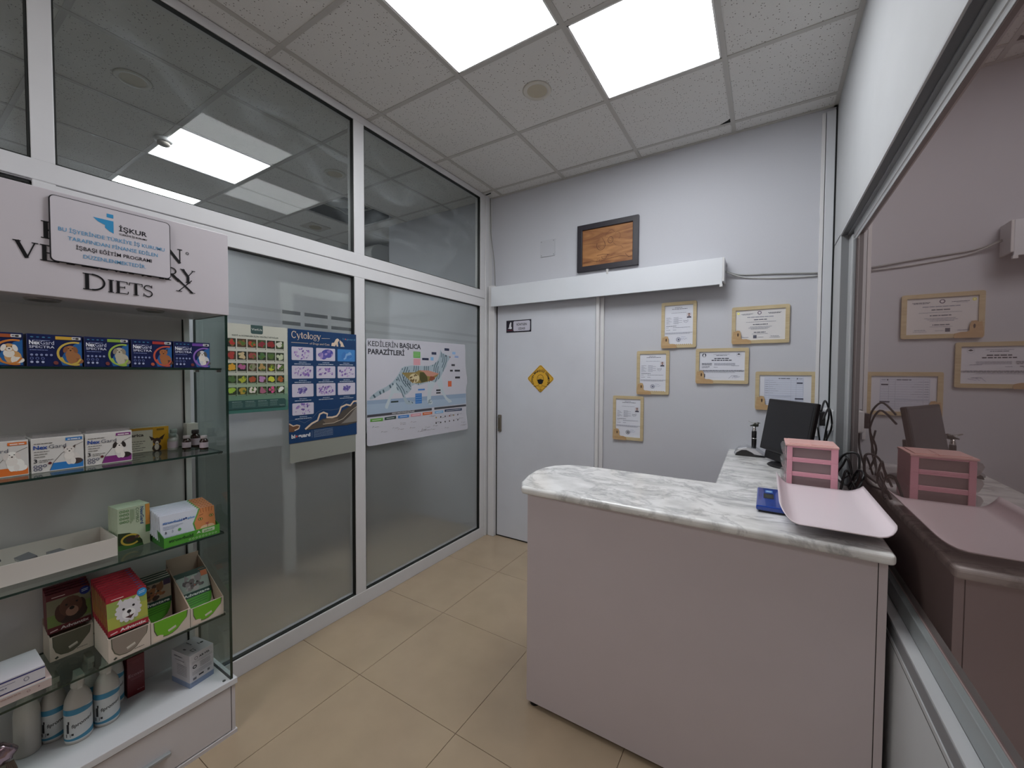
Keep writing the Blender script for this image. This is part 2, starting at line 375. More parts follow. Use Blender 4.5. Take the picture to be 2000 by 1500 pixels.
    def serif(s, t, x, y, hgt, mat, lay=None, kx=1., fit=None):
        tot = sum(SERIF[c][0] for c in t)*hgt
        if fit: kx = fit*s.w/tot
        for c in t:
            adv, st = SERIF[c]
            for pts, wd in st: s.line([(x+p[0]*hgt*kx/s.w, y+p[1]*hgt/s.h) for p in pts], wd*hgt, mat, lay)
            x += adv*hgt*kx/s.w
    def words(s, x0, x1, y, hgt, mat, lay=None, seed=None):
        rnd = random.Random(seed if seed is not None else int(x0*999+y*7777)); x = x0; s.k += 1; s.hold = True
        while x < x1-.002:
            l = min(rnd.uniform(.8, 3.6)*hgt*1.6/s.w, x1-x); s.rect(x, y, x+l, y+hgt/s.h, mat, lay); x += l+hgt*.55/s.w
        s.hold = False
    def done(s, name=None):
        me = bpy.data.meshes.new(s.name); st = max(5e-6, min(5e-5, .0014/max(s.k, 1)))
        me.from_pydata([tuple(s.O + s.U*(x*s.w) + s.V*(y*s.h) + s.N*(s.lift+st*k)) for x, y, k in s.v], [], s.f)
        for p, i in zip(me.polygons, s.mi): p.material_index = i
        me.update(); return finish(s.name, me, s.mats, s.parent)

# ================================================================== THE ROOM
H, YB, XR, XP = 3.03, 3.037, 0.3245, -2.12
XL, YN = -5.2, -2.3           # far end of the room behind the partition; wall behind the camera
GX, GY, T = -2.0035, 1.698, .6
# floor: grout bed and single porcelain tiles
fl = box('floor', XL-.1, XR+.1, YN-.1, 3.75, -.06, -.0035, GROUT); fl['kind'] = 'structure'; OFF[fl.name] = Vector((0, 0, 0))
fx0, fy0, fs = -1.6449, 1.2476, .6019
xs = [fx0+fs*i for i in range(-6, 5)]; ys = [fy0+fs*j for j in range(-6, 6)]
def clip(a, lo, hi): return max(lo, min(hi, a))
for i in range(len(xs)-1):
    for j in range(len(ys)-1):
        a0, a1 = clip(xs[i], XL, XR), clip(xs[i+1], XL, XR); b0, b1 = clip(ys[j], YN, 3.42), clip(ys[j+1], YN, 3.42)
        if a1-a0 < .01 or b1-b0 < .01: continue
        g = .0012; box('floor_tile', a0+g, a1-g, b0+g, b1-g, -.004, 0, FLOOR_T, fl)
# ceiling: plenum slab, tees, lay-in tiles
ce = box('ceiling', XL-.1, XR+.15, YN-.1, 3.75, H+.30, H+.36, M('#1c1c1b', .9)); ce['kind'] = 'structure'; OFF[ce.name] = Vector((0, 0, 0))
LIGHTS = [(1, -1), (2, 0), (-3, -1), (-5, -1), (1, -5)]           # grid cells holding LED panels; the last is an added fill light
HOLE = (-3, 1); SQV = (-4, 1)
cells = {}
TILE_ME = {}
for i in range(-6, 5):
    for j in range(-7, 4):
        a0, a1 = clip(GX+T*i, XL, XR), clip(GX+T*(i+1), XL, XR); b0, b1 = clip(GY+T*j, YN, 3.42), clip(GY+T*(j+1), YN, 3.42)
        if a0 > -3.46 or a1 > -3.46: b0, b1 = min(b0, YB), min(b1, YB)
        if a1-a0 < .02 or b1-b0 < .02: continue
        cells[(i, j)] = (a0, a1, b0, b1)
        if (i, j) in LIGHTS or (i, j) == HOLE: continue
        g = .006
        dz = random.uniform(-.0015, .0015)
        if a0 < -3.46 < a1 and j == 2: box('ceiling_tile', a0+g, -3.462, YB+.001, 3.419, H+.002, H+.016, TILE_C, ce)
        box('ceiling_tile', a0+g, a1-g, b0+g, b1-g, H+.002+dz, H+.016+dz, TILE_C, ce)
TW = .012
for i in range(-5, 5):
    x = GX+T*i
    if XL < x < XR: box('ceiling_tee', x-TW, x+TW, YN, YB if x > -3.46 else 3.42, H-.002, H+.004, TEE, ce)
for j in range(-6, 4):
    y = GY+T*j
    if YN < y < 3.42: box('ceiling_tee', XL, XR if y < YB else -3.46, y-TW, y+TW, H-.0012, H+.003, TEE, ce)
box('edge_angle', XP+.001, XR, YB-.022, YB, H-.003, H+.001, TEE, ce)
box('edge_angle', XR-.02, XR, YN, YB, H-.003, H+.001, TEE, ce)
# small broken corner of one tile
bm = bmesh.new(); prism(bm, [(-.275, 2.885), (-.215, 2.885), (-.215, 2.845), (-.232, 2.86)], 'z', H-.0005, H+.0015); obj('broken_corner', bm, M('#0b0b0b', .9), ce)
bm = bmesh.new(); prism(bm, [(-2.12, 2.93), (-2.05, 2.92), (-2.06, 2.935), (-2.12, 2.945)], 'z', H-.0045, H-.003); obj('ceiling_gap', bm, M('#0b0b0b', .9), ce)

# walls
box('wall_back', XP-.03, XR+.1, YB, YB+.12, 0, H+.32, WALL)['kind'] = 'structure'
bm = bmesh.new()
bx(bm, XR, XR+.12, YN, YB+.05, 0, .700); bx(bm, XR, XR+.12, YN, YB+.05, 2.212, H+.32); bx(bm, XR, XR+.12, 2.765, YB+.05, .69, 2.22); bx(bm, XR, XR+.12, YN, -1.2, .69, 2.22)
o = obj('wall_right', bm, WALL_R, recalc=True); o['kind'] = 'structure'
bm = bmesh.new()
for q in ((XL-.1, -1.9, 0, H+.32), (.1, XR+.1, 0, H+.32), (-1.9, .1, 0, .9), (-1.9, .1, 2.5, H+.32)): bx(bm, q[0], q[1], YN-.12, YN, q[2], q[3])  # unseen wall; its opening is added to let world light in as fill
obj('wall_front', bm, M('#b5aca6', .8, name='rear_wall_paint'))['kind'] = 'structure'
box('wall_back_other_room', -3.46, XP-.031, YB, YB+.12, 0, H+.32, WALL)['kind'] = 'structure'
bm = bmesh.new(); bx(bm, XL, -3.46, 3.42, 3.52, 0, H+.32); obj('wall_recess', bm, M('#a9acae', .8))['kind'] = 'structure'
box('wall_return', -3.47, -3.46, YB, 3.42, 0, H+.32, WALL)['kind'] = 'structure'
box('wall_left', XL-.12, XL, YN, 3.7, 0, H+.32, WALL)['kind'] = 'structure'

# ------------------------------------------------ glazed partition (window_1)
pt = thing('window_1', None, None, (XP, 1.6, 0), kind='structure')
X0 = XP-.06
mull = [(.318, .374), (1.590, 1.664), (2.866, 2.935), (-1.0, -.944)]
def rail(name, y0, y1, z0, z1, x1=XP): return box(name, X0, x1, y0, y1, z0, z1, WHITE_PVC, pt, bevel=.003)
rail('top_rail', YN, 2.935, 2.985, H-.003)
rail('transom_rail', YN, 2.935, 2.122, 2.192); rail('transom_rail', .318, 2.935, 2.048, 2.118)
box('transom_joint', X0+.01, XP-.004, YN, 2.935, 2.117, 2.123, M('#8d8d8f', .6), pt)
rail('bottom_rail', .318, 2.935, 0, .088); rail('bottom_rail', YN, .318, 0, .088)
for a, b in mull:
    rail('mullion', a, b, .086, 2.05, XP-.0015); rail('mullion', a, b, 2.19, 2.987, XP-.0015)
rail('mullion', .318, .374, 2.04, 2.13, XP-.002)
bays = [(YN, -1.0), (-.944, .318), (.374, 1.590), (1.664, 2.866)]
for k, (a, b) in enumerate(bays):
    zt = 2.048 if a > .3 else 2.112
    for (z0, z1, mat, nm) in ((2.192, 2.985, G_CLEAR, 'clear_pane'), (.088, zt, G_FROST, 'frosted_pane')):
        box(nm, XP-.036, XP-.030, a, b, z0, z1, mat, pt)
        bm = bmesh.new(); g = .005
        for q in ((a, a+g, z0, z1), (b-g, b, z0, z1), (a, b, z0, z0+g), (a, b, z1-g, z1)): bx(bm, XP-.030, XP-.006, *q)
        obj('gasket', bm, GASKET, pt)
# joint lines where the rails are mitred around the lower panes
box('corner_post', XP-.03, XP+.006, 2.935, 2.985, 0, H-.003, WHITE_PVC, pt, bevel=.003)
o = box('wall_left_pier', XP-.03, XP+.004, 2.985, YB, 0, H, M('#cfcfcf', .6, noise=.02)); o['kind'] = 'structure'

# ------------------------------------------------ right window (window_2)
wn = thing('window_2', None, None, (XR, 1.2, .7), kind='structure')
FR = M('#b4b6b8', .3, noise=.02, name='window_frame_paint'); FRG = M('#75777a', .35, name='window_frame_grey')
Y0, Y1 = -1.2, 2.765
# outer lip on the wall face
bm = bmesh.new()
bx(bm, XR-.003, XR+.012, Y0, Y1, 2.206, 2.214); bx(bm, XR-.002, XR+.008, Y0, Y1, .700, .712)
obj('outer_lip', bm, FR, wn)
box('sill_joint', XR-.001, XR+.006, Y0, Y1, .694, .703, M('#3b3b3b', .6), wn)
# frame: grey return then white face, then bead
bm = bmesh.new()
bx(bm, XR, .332, Y0, Y1, .712, .752); bx(bm, XR+.004, .352, Y0, Y1, .7, .754)
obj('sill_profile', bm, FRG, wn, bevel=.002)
box('sill_ledge', XR+.001, .353, Y0, Y1, .752, .757, FR, wn)
box('bottom_bead', .353, .370, Y0, Y1-.1, .757, .812, M('#83898a', .16, name='bead_grey'), wn, bevel=.002)
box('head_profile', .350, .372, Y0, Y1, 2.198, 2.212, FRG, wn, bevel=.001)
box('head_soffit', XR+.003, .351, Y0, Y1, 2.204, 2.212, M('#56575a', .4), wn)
bm = bmesh.new(); P = [(.3635, 2.20)] + [(.3635+.006*math.sin(math.radians(q)), 2.150+.012*math.cos(math.radians(q))) for q in range(0, 91, 30)] + [(.3712, 2.150), (.3712, 2.20)]
prism(bm, P, 'y', Y0, Y1-.1); obj('head_bead', bm, FR, wn)
box('jamb_return', XR+.0015, .357, Y1-.006, Y1+.002, .712, 2.206, FRG, wn)
box('jamb_profile', .357, .371, 2.665, Y1, .757, 2.18, FR, wn, bevel=.002)
box('jamb_bead', .362, .3715, 2.640, 2.667, .8, 2.15, FRG, wn, bevel=.002)
box('glass_pane', .3715, .3795, Y0, 2.665, .80, 2.15, G_BROWN, wn)
box('glazing_seal', .3685, .3722, Y0, 2.645, .8105, .8135, M('#8d7f7d', .4), wn)
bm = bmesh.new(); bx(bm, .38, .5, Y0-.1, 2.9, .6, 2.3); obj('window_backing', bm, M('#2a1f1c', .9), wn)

# ------------------------------------------------ sliding door (door_1)
dr = thing('door_1', None, None, (-1.57, 3.0, 0), kind='structure')
box('door_leaf', -2.030, -1.118, 3.000, 3.030, .012, 2.10, DOORW, dr, bevel=.002)
box('floor_gap', -2.03, -1.11, 3.005, 3.03, 0, .012, M('#161616', .8), dr)
box('door_jamb', -2.105, -2.040, 2.962, YB, 0, 2.235, WHITE_PVC, dr, bevel=.003)
box('jamb_shadow_gap', -2.040, -2.030, 3.0, YB, 0, 2.1, M('#1a1a1a', .8), dr)
box('door_stop', -1.112, -1.085, 2.985, YB, 0, 2.10, WHITE_PVC, dr, bevel=.003)
box('door_stop', -1.086, -1.058, 3.012, YB, 0, 2.10, WHITE_PVC, dr, bevel=.002)
h = box('pull_handle', -2.016, -1.980, 2.985, 3.0, .945, 1.095, M('#7b7468', .35, metal=.7), dr, bevel=.006)
bm = bmesh.new()
for z in (.962, 1.078): lathe(bm, [(0, 0), (.006, 0), (.006, .003), (0, .003)], (0, 0, 0), 10)
for v in bm.verts: v.co = Vector((-1.998+v.co.x, 2.985-v.co.z, v.co.y))
n = len(bm.verts)//2
for k, v in enumerate(bm.verts): v.co.z += .965 if k < n else 1.075
obj('screw', bm, CHROME, h)
v_ = thing('door_track_cover', 'long white sliding door track cover mounted above the door', 'cover', (-1.1, 2.95, 2.05))
box('cover_panel', -2.045, -.247, 2.918, 2.930, 2.042, 2.212, M('#d3d7dd', .4, noise=.01), v_, bevel=.002)
box('cover_top', -2.045, -.247, 2.93, 3.036, 2.200, 2.210, WHITE_PVC, v_)
box('end_cap', -.247, -.236, 2.918, 3.03, 2.060, 2.212, WHITE_PVC, v_, bevel=.002)
box('end_tab', -.262, -.245, 2.918, 2.935, 2.028, 2.044, WHITE_PVC, v_)
box('track_rail', -2.04, -.25, 2.97, 3.036, 2.12, 2.19, M('#7c8084', .4, metal=.5), v_)

# ------------------------------------------------ ceiling fittings
LNAMES = {(1, -1): 'square LED ceiling panel nearer the camera, cut off by the top of the photo',
          (2, 0): 'square LED ceiling panel above the marble counter',
          (-3, -1): 'square LED ceiling panel seen through the upper glass with a smoke detector at its corner',
          (1, -5): 'unseen square LED ceiling panel added behind the camera to brighten the counter front',
          (-5, -1): 'far LED ceiling panel seen through the glass just above the header board'}
for (i, j) in LIGHTS:
    a0, a1, b0, b1 = cells[(i, j)]
    t = thing('ceiling_light', LNAMES[(i, j)], 'ceiling light', ((a0+a1)/2, (b0+b1)/2, H), 'square LED panels in the ceiling grid')
    g = .013; bm = bmesh.new()
    for q in ((a0+g, a0+g+.008, b0+g, b1-g), (a1-g-.008, a1-g, b0+g, b1-g), (a0+g, a1-g, b0+g, b0+g+.008), (a0+g, a1-g, b1-g-.008, b1-g)): bx(bm, *q, H-.0005, H+.018)
    obj('frame', bm, M('#e6e6e6', .4), t)
    box('diffuser', a0+g+.006, a1-g-.006, b0+g+.006, b1-g-.006, H+.003, H+.010, EMIT, t)
def downlight(x, y, label):
    t = thing('downlight', label, 'downlight', (x, y, H), 'round recessed downlights, unlit')
    bm = bmesh.new(); lathe(bm, [(.052, .001), (.058, -.005), (.074, -.005), (.080, .001)], (x, y, H), 32); obj('trim_ring', bm, M('#cbc8bf', .4), t, smooth=True)
    bm = bmesh.new(); lathe(bm, [(0, -.002), (.056, -.002), (.056, .002)], (x, y, H), 32); obj('lens', bm, M('#b9b09a', .4, noise=.03), t)
downlight(-1.104, 2.012, 'round unlit downlight in the ceiling tile between the two bright panels and the back wall')
downlight(-2.902, .802, 'round unlit downlight behind the glass, left of the bright panel')
downlight(-2.913, 2.010, 'round unlit downlight behind the glass, right of the bright panel near the mullion')
t = thing('smoke_detector', 'small white smoke detector on the ceiling behind the glass beside the bright panel', 'smoke detector', (-3.46, 1.105, H))
bm = bmesh.new(); lathe(bm, [(.05, 0), (.052, -.012), (.044, -.022), (0, -.022)], (-3.46, 1.105, H-.002), 24); obj('base', bm, WHITE_PVC, t, smooth=True)
bm = bmesh.new(); lathe(bm, [(.034, -.02), (.036, -.04), (.02, -.048), (0, -.048)], (-3.46, 1.105, H-.002), 20); obj('sensor_head', bm, M('#9b938b', .4), t, smooth=True)
t = thing('ceiling_speaker', 'square recessed ceiling fitting with a round centre, seen through the glass', 'ceiling fitting', (-4.16, 2.62, H))
bm = bmesh.new(); bx(bm, -4.27, -4.05, 2.52, 2.74, H-.004, H+.002); obj('plate', bm, M('#b9b5ac', .6), t)
bm = bmesh.new(); lathe(bm, [(0, -.002), (.06, -.004), (.065, .004)], (-4.16, 2.63, H-.004), 24); obj('lens', bm, M('#9a9078', .5), t)
# open ceiling cell with loose duct and cables
a0, a1, b0, b1 = cells[HOLE]
t = thing('exposed_duct', 'crumpled silver duct and cables in the missing ceiling tile behind the glass', 'duct', ((a0+a1)/2, (b0+b1)/2, H+.15))
bm = bmesh.new(); tube(bm, [(a0+.05, b0+.1, H+.16), (a0+.25, b0+.2, H+.10), (a0+.4, b0+.34, H+.12), (a0+.56, b0+.5, H+.2)], .06, 12); obj('duct', bm, M('#8c8c8c', .35, metal=.6, bump=.6, bscale=60), t)
bm = bmesh.new()
for k in range(4): tube(bm, [(a0+.06+.1*k, b0+.04, H+.1), (a0+.2+.08*k, b0+.22, H+.04+.02*k), (a0+.14+.1*k, b0+.4, H+.06), (a0+.3+.06*k, b0+.55, H+.14)], .006, 5)
obj('cable', bm, M('#a7a49a', .6), t)

t = thing('air_conditioner', 'white wall mounted air conditioner in the recess behind the glass', 'air conditioner', (-4.3, 3.4, 2.70))
bm = bmesh.new(); P = [(3.415, 2.72), (3.415, 2.985)] + [(3.30-.15*math.sin(math.radians(q)), 2.85+.13*math.cos(math.radians(q))) for q in range(0, 121, 10)] + [(3.26, 2.74)]
prism(bm, P, 'x', -4.75, -3.90); obj('body', bm, M('#d8dadb', .25), t, bevel=.01)
box('air_flap', -4.7, -3.95, 3.20, 3.27, 2.735, 2.745, M('#b9bbbd', .3), t)
t = thing('added_dark_cabinet', 'long low dark grey cabinet added behind the frosted glass to darken it', 'cabinet', (-3.35, 1.6, 0))  # dark block put in so the lower frosted panes read darker
box('body', -3.60, -3.12, .2, 2.9, .05, .88, M('#3f403c', .6), t, bevel=.004); box('top', -3.62, -3.10, .18, 2.92, .88, .91, M('#4b4b47', .4), t); box('plinth', -3.58, -3.16, .22, 2.88, 0, .05, BLACK, t)
for k in range(4): box('door', -3.12, -3.105, .22+.67*k, .87+.67*k, .08, .86, M('#4a4b46', .5), t, bevel=.003)
# door-like aluminium posts and cupboard in the other room (seen blurred through the frosted film)
t = thing('door_frame', 'white door frame standing behind the frosted glass', 'door frame', (-2.9, 1.5, 0))
box('post', -2.93, -2.90, 1.58, 1.66, 0, 2.03, M('#e4e4e4', .4), t); box('post', -2.93, -2.90, 2.16, 2.24, 0, 2.03, M('#e4e4e4', .4), t)
box('head', -2.93, -2.90, 1.58, 2.24, 2.03, 2.1, M('#e4e4e4', .4), t)

# ------------------------------------------------ trunking, wires, socket
t = thing('cable_trunking', 'white plastic cable trunking running down the right end of the back wall', 'trunking', (.28, 3.03, 1.3))
box('narrow_duct', .252, .270, YB-.018, YB, 1.10, 3.0, WHITE_PVC, t, bevel=.002)
box('wide_duct', .273, .316, YB-.026, YB, 1.27, 3.0, M('#c4c7cc', .4), t, bevel=.002)
box('shadow_gap', .3165, .3245, YB-.020, YB-.001, 1.27, 3.02, M('#17181a', .8), t)
t = thing('socket_box', 'white wall socket box in the corner above the counter', 'socket', (.31, 2.95, 1.16))
box('housing', .290, .3245, 2.83, 3.0, 1.155, 1.275, M('#d9dbdd', .35), t, bevel=.008)
o = box('plug_adapter', .262, .290, 2.86, 2.93, 1.18, 1.26, BLACK, bevel=.004, origin=(.28, 2.9, 1.2)); setp(o, 'black plug adapter pushed into the white wall socket', 'plug')
def cable(name, label, pts, r, mat, cat='cable', group=None):
    bm = bmesh.new(); tube(bm, pts, r, 6); P = pts[0]; o = obj(name, bm, mat, origin=P, smooth=True); setp(o, label, cat, group); return o
cable('wall_wire', 'upper of two thin white wires running from the door track cover to the trunking', [(-.236, 3.0, 2.14), (-.15, 3.03, 2.112), (.05, 3.03, 2.095), (.25, 3.028, 2.074)], .0045, M('#9ea09f', .5), 'wire')
cable('wall_wire', 'lower of two thin white wires running from the door track cover to the trunking', [(-.236, 3.0, 2.135), (-.12, 3.031, 2.09), (.08, 3.031, 2.066), (.252, 3.028, 2.058)], .0045, M('#b5b7b7', .5), 'wire')
cable('corner_wire', 'thin grey cable hanging in the corner beside the glazed partition', [(-2.111, 3.0, 3.02), (-2.108, 3.003, 2.8), (-2.105, 3.006, 2.68), (-2.08, 3.018, 2.45), (-2.07, 3.02, 2.22)], .0045, M('#8f8f8d', .5), 'wire')
cable('track_wire', 'short dark wire lying on the door track cover under the wooden picture', [(-1.0, 3.0, 2.22), (-.9, 3.0, 2.228), (-.7, 3.02, 2.215)], .005, M('#6d6f6e', .5), 'wire')
o = box('track_bracket', -1.01, -.995, 2.915, 2.93, 2.20, 2.235, M('#b8b8b8', .4), origin=(-1.0, 2.92, 2.2)); setp(o, 'tiny metal bracket on the door track cover below the wooden picture', 'bracket')
bm = bmesh.new()
bx(bm, -1.622, -1.487, YB-.006, YB-.0005, 2.435, 2.570)
o = obj('blanking_plate', bm, M('#b9bbc2', .8), bevel=.001, origin=(-1.55, YB, 2.5)); setp(o, 'square painted-over blanking plate on the back wall left of the wooden picture', 'wall plate')
for x in (-1.611, -1.498):
    for z in (2.446, 2.559): box('screw', x-.003, x+.003, YB-.008, YB-.005, z-.003, z+.003, M('#77797c', .5), o)

# ================================================================== COUNTER
ct = thing('reception_counter', 'L-shaped white reception counter with grey-white laminate front and rounded marble worktop', 'counter', (-.3, 1.6, 0))
outline = [(-.897, 1.516), (-.94, 1.59), (-.972, 1.70), (-.988, 1.81), (-.983, 1.894), (-.952, 1.968), (-.895, 2.020), (-.85, 2.038), (-.792, 2.047), (-.186, 2.056), (-.200, 3.034), (.322, 3.034), (.318, 1.496)]
bm = bmesh.new(); prism(bm, outline, 'z', .942, .975)
wt = obj('worktop', bm, MARBLE, ct, bevel=.012, seg=4)
box('front_panel', -.872, .284, 1.530, 1.548, .022, .943, COUNTER, ct)
box('corner_post', .2865, .306, 1.530, 1.60, .022, .943, COUNTER, ct)
box('panel_seam', .284, .2865, 1.534, 1.548, .022, .943, M('#3a3434', .8), ct)
box('side_panel', -.872, -.854, 1.548, 2.02, .022, .943, COUNTER, ct)
box('inner_panel', -.854, -.17, 2.00, 2.018, .022, .943, COUNTER, ct)
box('inner_panel', -.17, -.152, 2.0, 3.03, .022, .943, COUNTER, ct)
box('side_panel', .288, .306, 1.60, 3.03, .022, .943, COUNTER, ct)
for x, y in ((-.845, 1.56), (-.845, 1.98), (.27, 1.56), (-.14, 2.95)):
    bm = bmesh.new(); lathe(bm, [(.022, 0), (.022, .008), (.012, .012), (.012, .024)], (x, y, 0), 14); obj('adjustable_foot', bm, BLACK, ct)
# ------------------------------------------------ pink drawer tower
tw = thing('drawer_tower', 'small pink plastic three-drawer tower with wavy clear drawer fronts on the marble counter', 'drawer unit', (.165, 2.22, .975))
x0, x1, y0, y1 = .100, .263, 2.132, 2.312; z0 = .976; dz = .0615
cx0 = x0
for k in range(3):
    a = z0+dz*k
    bm = bmesh.new()
    for ya, yb in ((y0, y0+.006), (y1-.006, y1)):
        bx(bm, cx0-.014, cx0+.006, ya, yb, a, a+dz); bx(bm, x1-.024, x1, ya, yb, a, a+dz)
        bx(bm, cx0+.006, x1-.024, ya, yb, a, a+.013); bx(bm, cx0+.006, x1-.024, ya, yb, a+dz-.006, a+dz)
    bx(bm, x1-.004, x1, y0+.006, y1-.006, a, a+dz); bx(bm, cx0-.014, x1-.004, y0+.006, y1-.006, a+.001, a+.005)
    obj('drawer_frame', bm, PINK, tw, bevel=.0012, seg=1)
    bm = bmesh.new(); zz = a+.007; ht = dz-.012
    bx(bm, cx0-.012, x1-.01, y0+.010, y0+.012, zz, zz+ht); bx(bm, cx0-.012, x1-.01, y1-.012, y1-.010, zz, zz+ht); bx(bm, x1-.012, x1-.010, y0+.010, y1-.010, zz, zz+ht); bx(bm, cx0-.012, x1-.01, y0+.01, y1-.01, zz, zz+.002)
    P = [(cx0-.016, zz), (cx0-.022, zz+.004), (cx0-.030, zz+ht*.45), (cx0-.034, zz+ht*.7), (cx0-.028, zz+ht*.95), (cx0-.018, zz+ht*1.02), (cx0-.013, zz+ht), (cx0-.013, zz)]
    d = obj('drawer', bm, glassmat('smoky_drawer_plastic', (.72, .60, .62), .05, haze=.5, hazecol=(.52, .40, .41)) if k == 0 else DRAWERM, tw)
    DRAWERM = d.data.materials[0]
    bm = bmesh.new(); prism(bm, P, 'y', y0+.004, y1-.004); obj('drawer_front', bm, G_PLASTIC, d)
za = z0+dz*3
bm = bmesh.new(); bx(bm, cx0-.020, x1+.002, y0-.002, y1+.002, za, za+.008); bx(bm, cx0-.006, x1-.014, y0+.014, y1-.014, za+.008, za+.011); bx(bm, cx0+.07, cx0+.085, y0+.004, y1-.03, za+.008, za+.0125)
obj('top_lid', bm, PINK2, tw, bevel=.003)

# ------------------------------------------------ scale tray and blue scale
sb = thing('pet_scale_base', 'flat blue digital scale base lying on the marble counter under the pale pink tray', 'scale', (.1, 1.83, .975))
bm = bmesh.new(); bx(bm, -.020, .26, 1.70, 1.975, .982, 1.000); obj('body', bm, M('#0c3a94', .2, coat=.5, name='blue_gloss'), sb, bevel=.005)
box('underside', -.012, .25, 1.71, 1.965, .9755, .983, M('#0b1428', .5), sb)
a = Art('display_panel', sb, (-.020, 1.70, 1.000), (1, 0, 0), (0, 1, 0), .28, .275, lift=.0004)
a.rect(.08, .40, .20, .66, '#0a0d14'); a.rect(.10, .46, .18, .60, '#2b3326'); a.rect(.10, .72, .19, .86, '#3a6cae'); a.rect(.115, .75, .175, .83, '#8fb0cf'); a.done()
# tray: shallow trough with rounded corners, curled left and right lips
bm = bmesh.new(); NX, NY = 26, 26; grid = []
def traypt(u, v, t=0):
    # u,v in 0..1
    X0_, X1_, Y0_, Y1_ = .046, .336, 1.508, 2.085
    x = X0_+(X1_-X0_)*u; y = Y0_+(Y1_-Y0_)*v
    # round the two front corners
    r = .095
    if y < Y0_+r:
        k = r-math.sqrt(max(r*r-(Y0_+r-y)**2, 0)); lo, hi = X0_+k*.9, X1_-k*.9; x = lo+(hi-lo)*u
    e = min(x-X0_, 9); s_ = max(0, 1-(x-X0_)/.05); q = max(0, 1-(X1_-x)/.055); f_ = max(0, 1-(y-Y0_)/.06)
    z = 1.006+.046*s_**2.0+.026*q**2.0+.010*f_**2
    return (x, y, z+t)
for t in (0, -.0035):
    grid.append([[bm.verts.new(traypt(i/NX, (j/NY)**1.3, t)) for j in range(NY+1)] for i in range(NX+1)])
for t in (0, 1):
    g = grid[t]
    for i in range(NX):
        for j in range(NY): bm.faces.new((g[i][j], g[i+1][j], g[i+1][j+1], g[i][j+1]))
for i in range(NX):
    for j in (0, NY): bm.faces.new((grid[0][i][j], grid[0][i+1][j], grid[1][i+1][j], grid[1][i][j]))
for j in range(NY):
    for i in (0, NX): bm.faces.new((grid[0][i][j], grid[0][i][j+1], grid[1][i][j+1], grid[1][i][j]))
o = obj('weighing_tray', bm, M('#e4d8de', .32, name='pale_pink_tray'), origin=(.19, 1.8, 1.0), smooth=True); setp(o, 'large pale pink weighing tray with upturned rounded edges on the front corner of the counter', 'tray')

# ------------------------------------------------ monitor
mo = thing('monitor', 'black computer monitor leaning back on the counter, turned towards the door', 'monitor', (.1, 2.62, .975))
TL = Vector((.019, 2.782, 1.33)); EX = Vector((.498, -.867, 0)); DN = Vector((-.04, -.023, -.272)).normalized(); NN = EX.cross(DN).normalized()
if NN.x > 0: NN = -NN
Wm, Hm = .39, .29
def mp_(u, v, d): return TL+EX*u+DN*v+NN*d
def mbox(bm, u0, u1, v0, v1, d0, d1):
    v = [bm.verts.new(mp_(u, vv, d)) for d in (d0, d1) for vv in (v0, v1) for u in (u0, u1)]
    for f in ((0, 2, 3, 1), (4, 5, 7, 6), (0, 1, 5, 4), (2, 6, 7, 3), (0, 4, 6, 2), (1, 3, 7, 5)): bm.faces.new([v[i] for i in f])
bm = bmesh.new(); mbox(bm, 0, Wm, 0, Hm, -.024, 0); obj('casing', bm, BLACK, mo, bevel=.006)
bm = bmesh.new(); mbox(bm, .016, Wm-.016, .016, Hm-.022, -.002, .0008); obj('screen', bm, SCREEN, mo)
bm = bmesh.new(); mbox(bm, .08, Wm-.08, .05, Hm-.05, -.05, -.02); obj('rear_housing', bm, M('#3a3638', .5), mo, bevel=.01)
bm = bmesh.new(); mbox(bm, 0, .03, Hm*.36, Hm*.42, -.045, -.015); mbox(bm, -.012, .01, Hm*.385, Hm*.41, -.04, -.02); obj('side_knob', bm, BLACK, mo)
bm = bmesh.new(); bc = TL+EX*(Wm/2)+NN*-.05; tube(bm, [(bc.x, bc.y, 1.16), (bc.x-.005, bc.y, 1.06), (bc.x-.01, bc.y, .985)], .022, 12); obj('neck', bm, BLACK, mo, smooth=True)
bm = bmesh.new(); lathe(bm, [(0, 0), (.108, 0), (.110, .004), (.10, .010), (0, .016)], (.125, 2.625, .9755), 36); obj('base', bm, BLACK, mo, smooth=True)
bm = bmesh.new(); mbox(bm, .01, .22, Hm+.004, Hm+.05, -.05, -.03); obj('lower_bar', bm, BLACK, mo, bevel=.004)
# ------------------------------------------------ otoscope on its charger
ot = thing('otoscope', 'black and chrome otoscope standing in its silver charging base at the back of the counter', 'otoscope', (-.06, 2.86, .975))
bm = bmesh.new()
P = [(-.095, .020), (-.075, .042), (-.03, .054), (.02, .046), (.055, .022), (.075, .006), (-.095, .006)]
prism(bm, [(-.06+x, .9755+z) for x, z in P], 'y', 2.815, 2.915); obj('charger_shell', bm, M('#b9bbc0', .25, metal=.6), ot, bevel=.012, seg=3)
bm = bmesh.new(); prism(bm, [(-.06+x, .976+z) for x, z in [(-.088, 0), (-.082, .016), (-.055, .034), (-.03, .036), (0, .022), (.02, .006), (.07, .003), (.07, 0)]], 'y', 2.808, 2.90); obj('charger_front', bm, BLACK, ot, bevel=.004)
bm = bmesh.new(); lathe(bm, [(.0125, 0), (.0135, .03), (.0135, .058), (.0125, .06), (.0135, .062), (.0135, .10), (.011, .108)], (-.052, 2.862, 1.02), 18); obj('handle', bm, BLACK, ot, smooth=True)
bm = bmesh.new(); lathe(bm, [(.0137, .058), (.0142, .060), (.0137, .062)], (-.052, 2.862, 1.02), 18); lathe(bm, [(.0115, .106), (.012, .112), (.009, .124), (.010, .13)], (-.052, 2.862, 1.02), 18); obj('collar', bm, CHROME, ot, smooth=True)
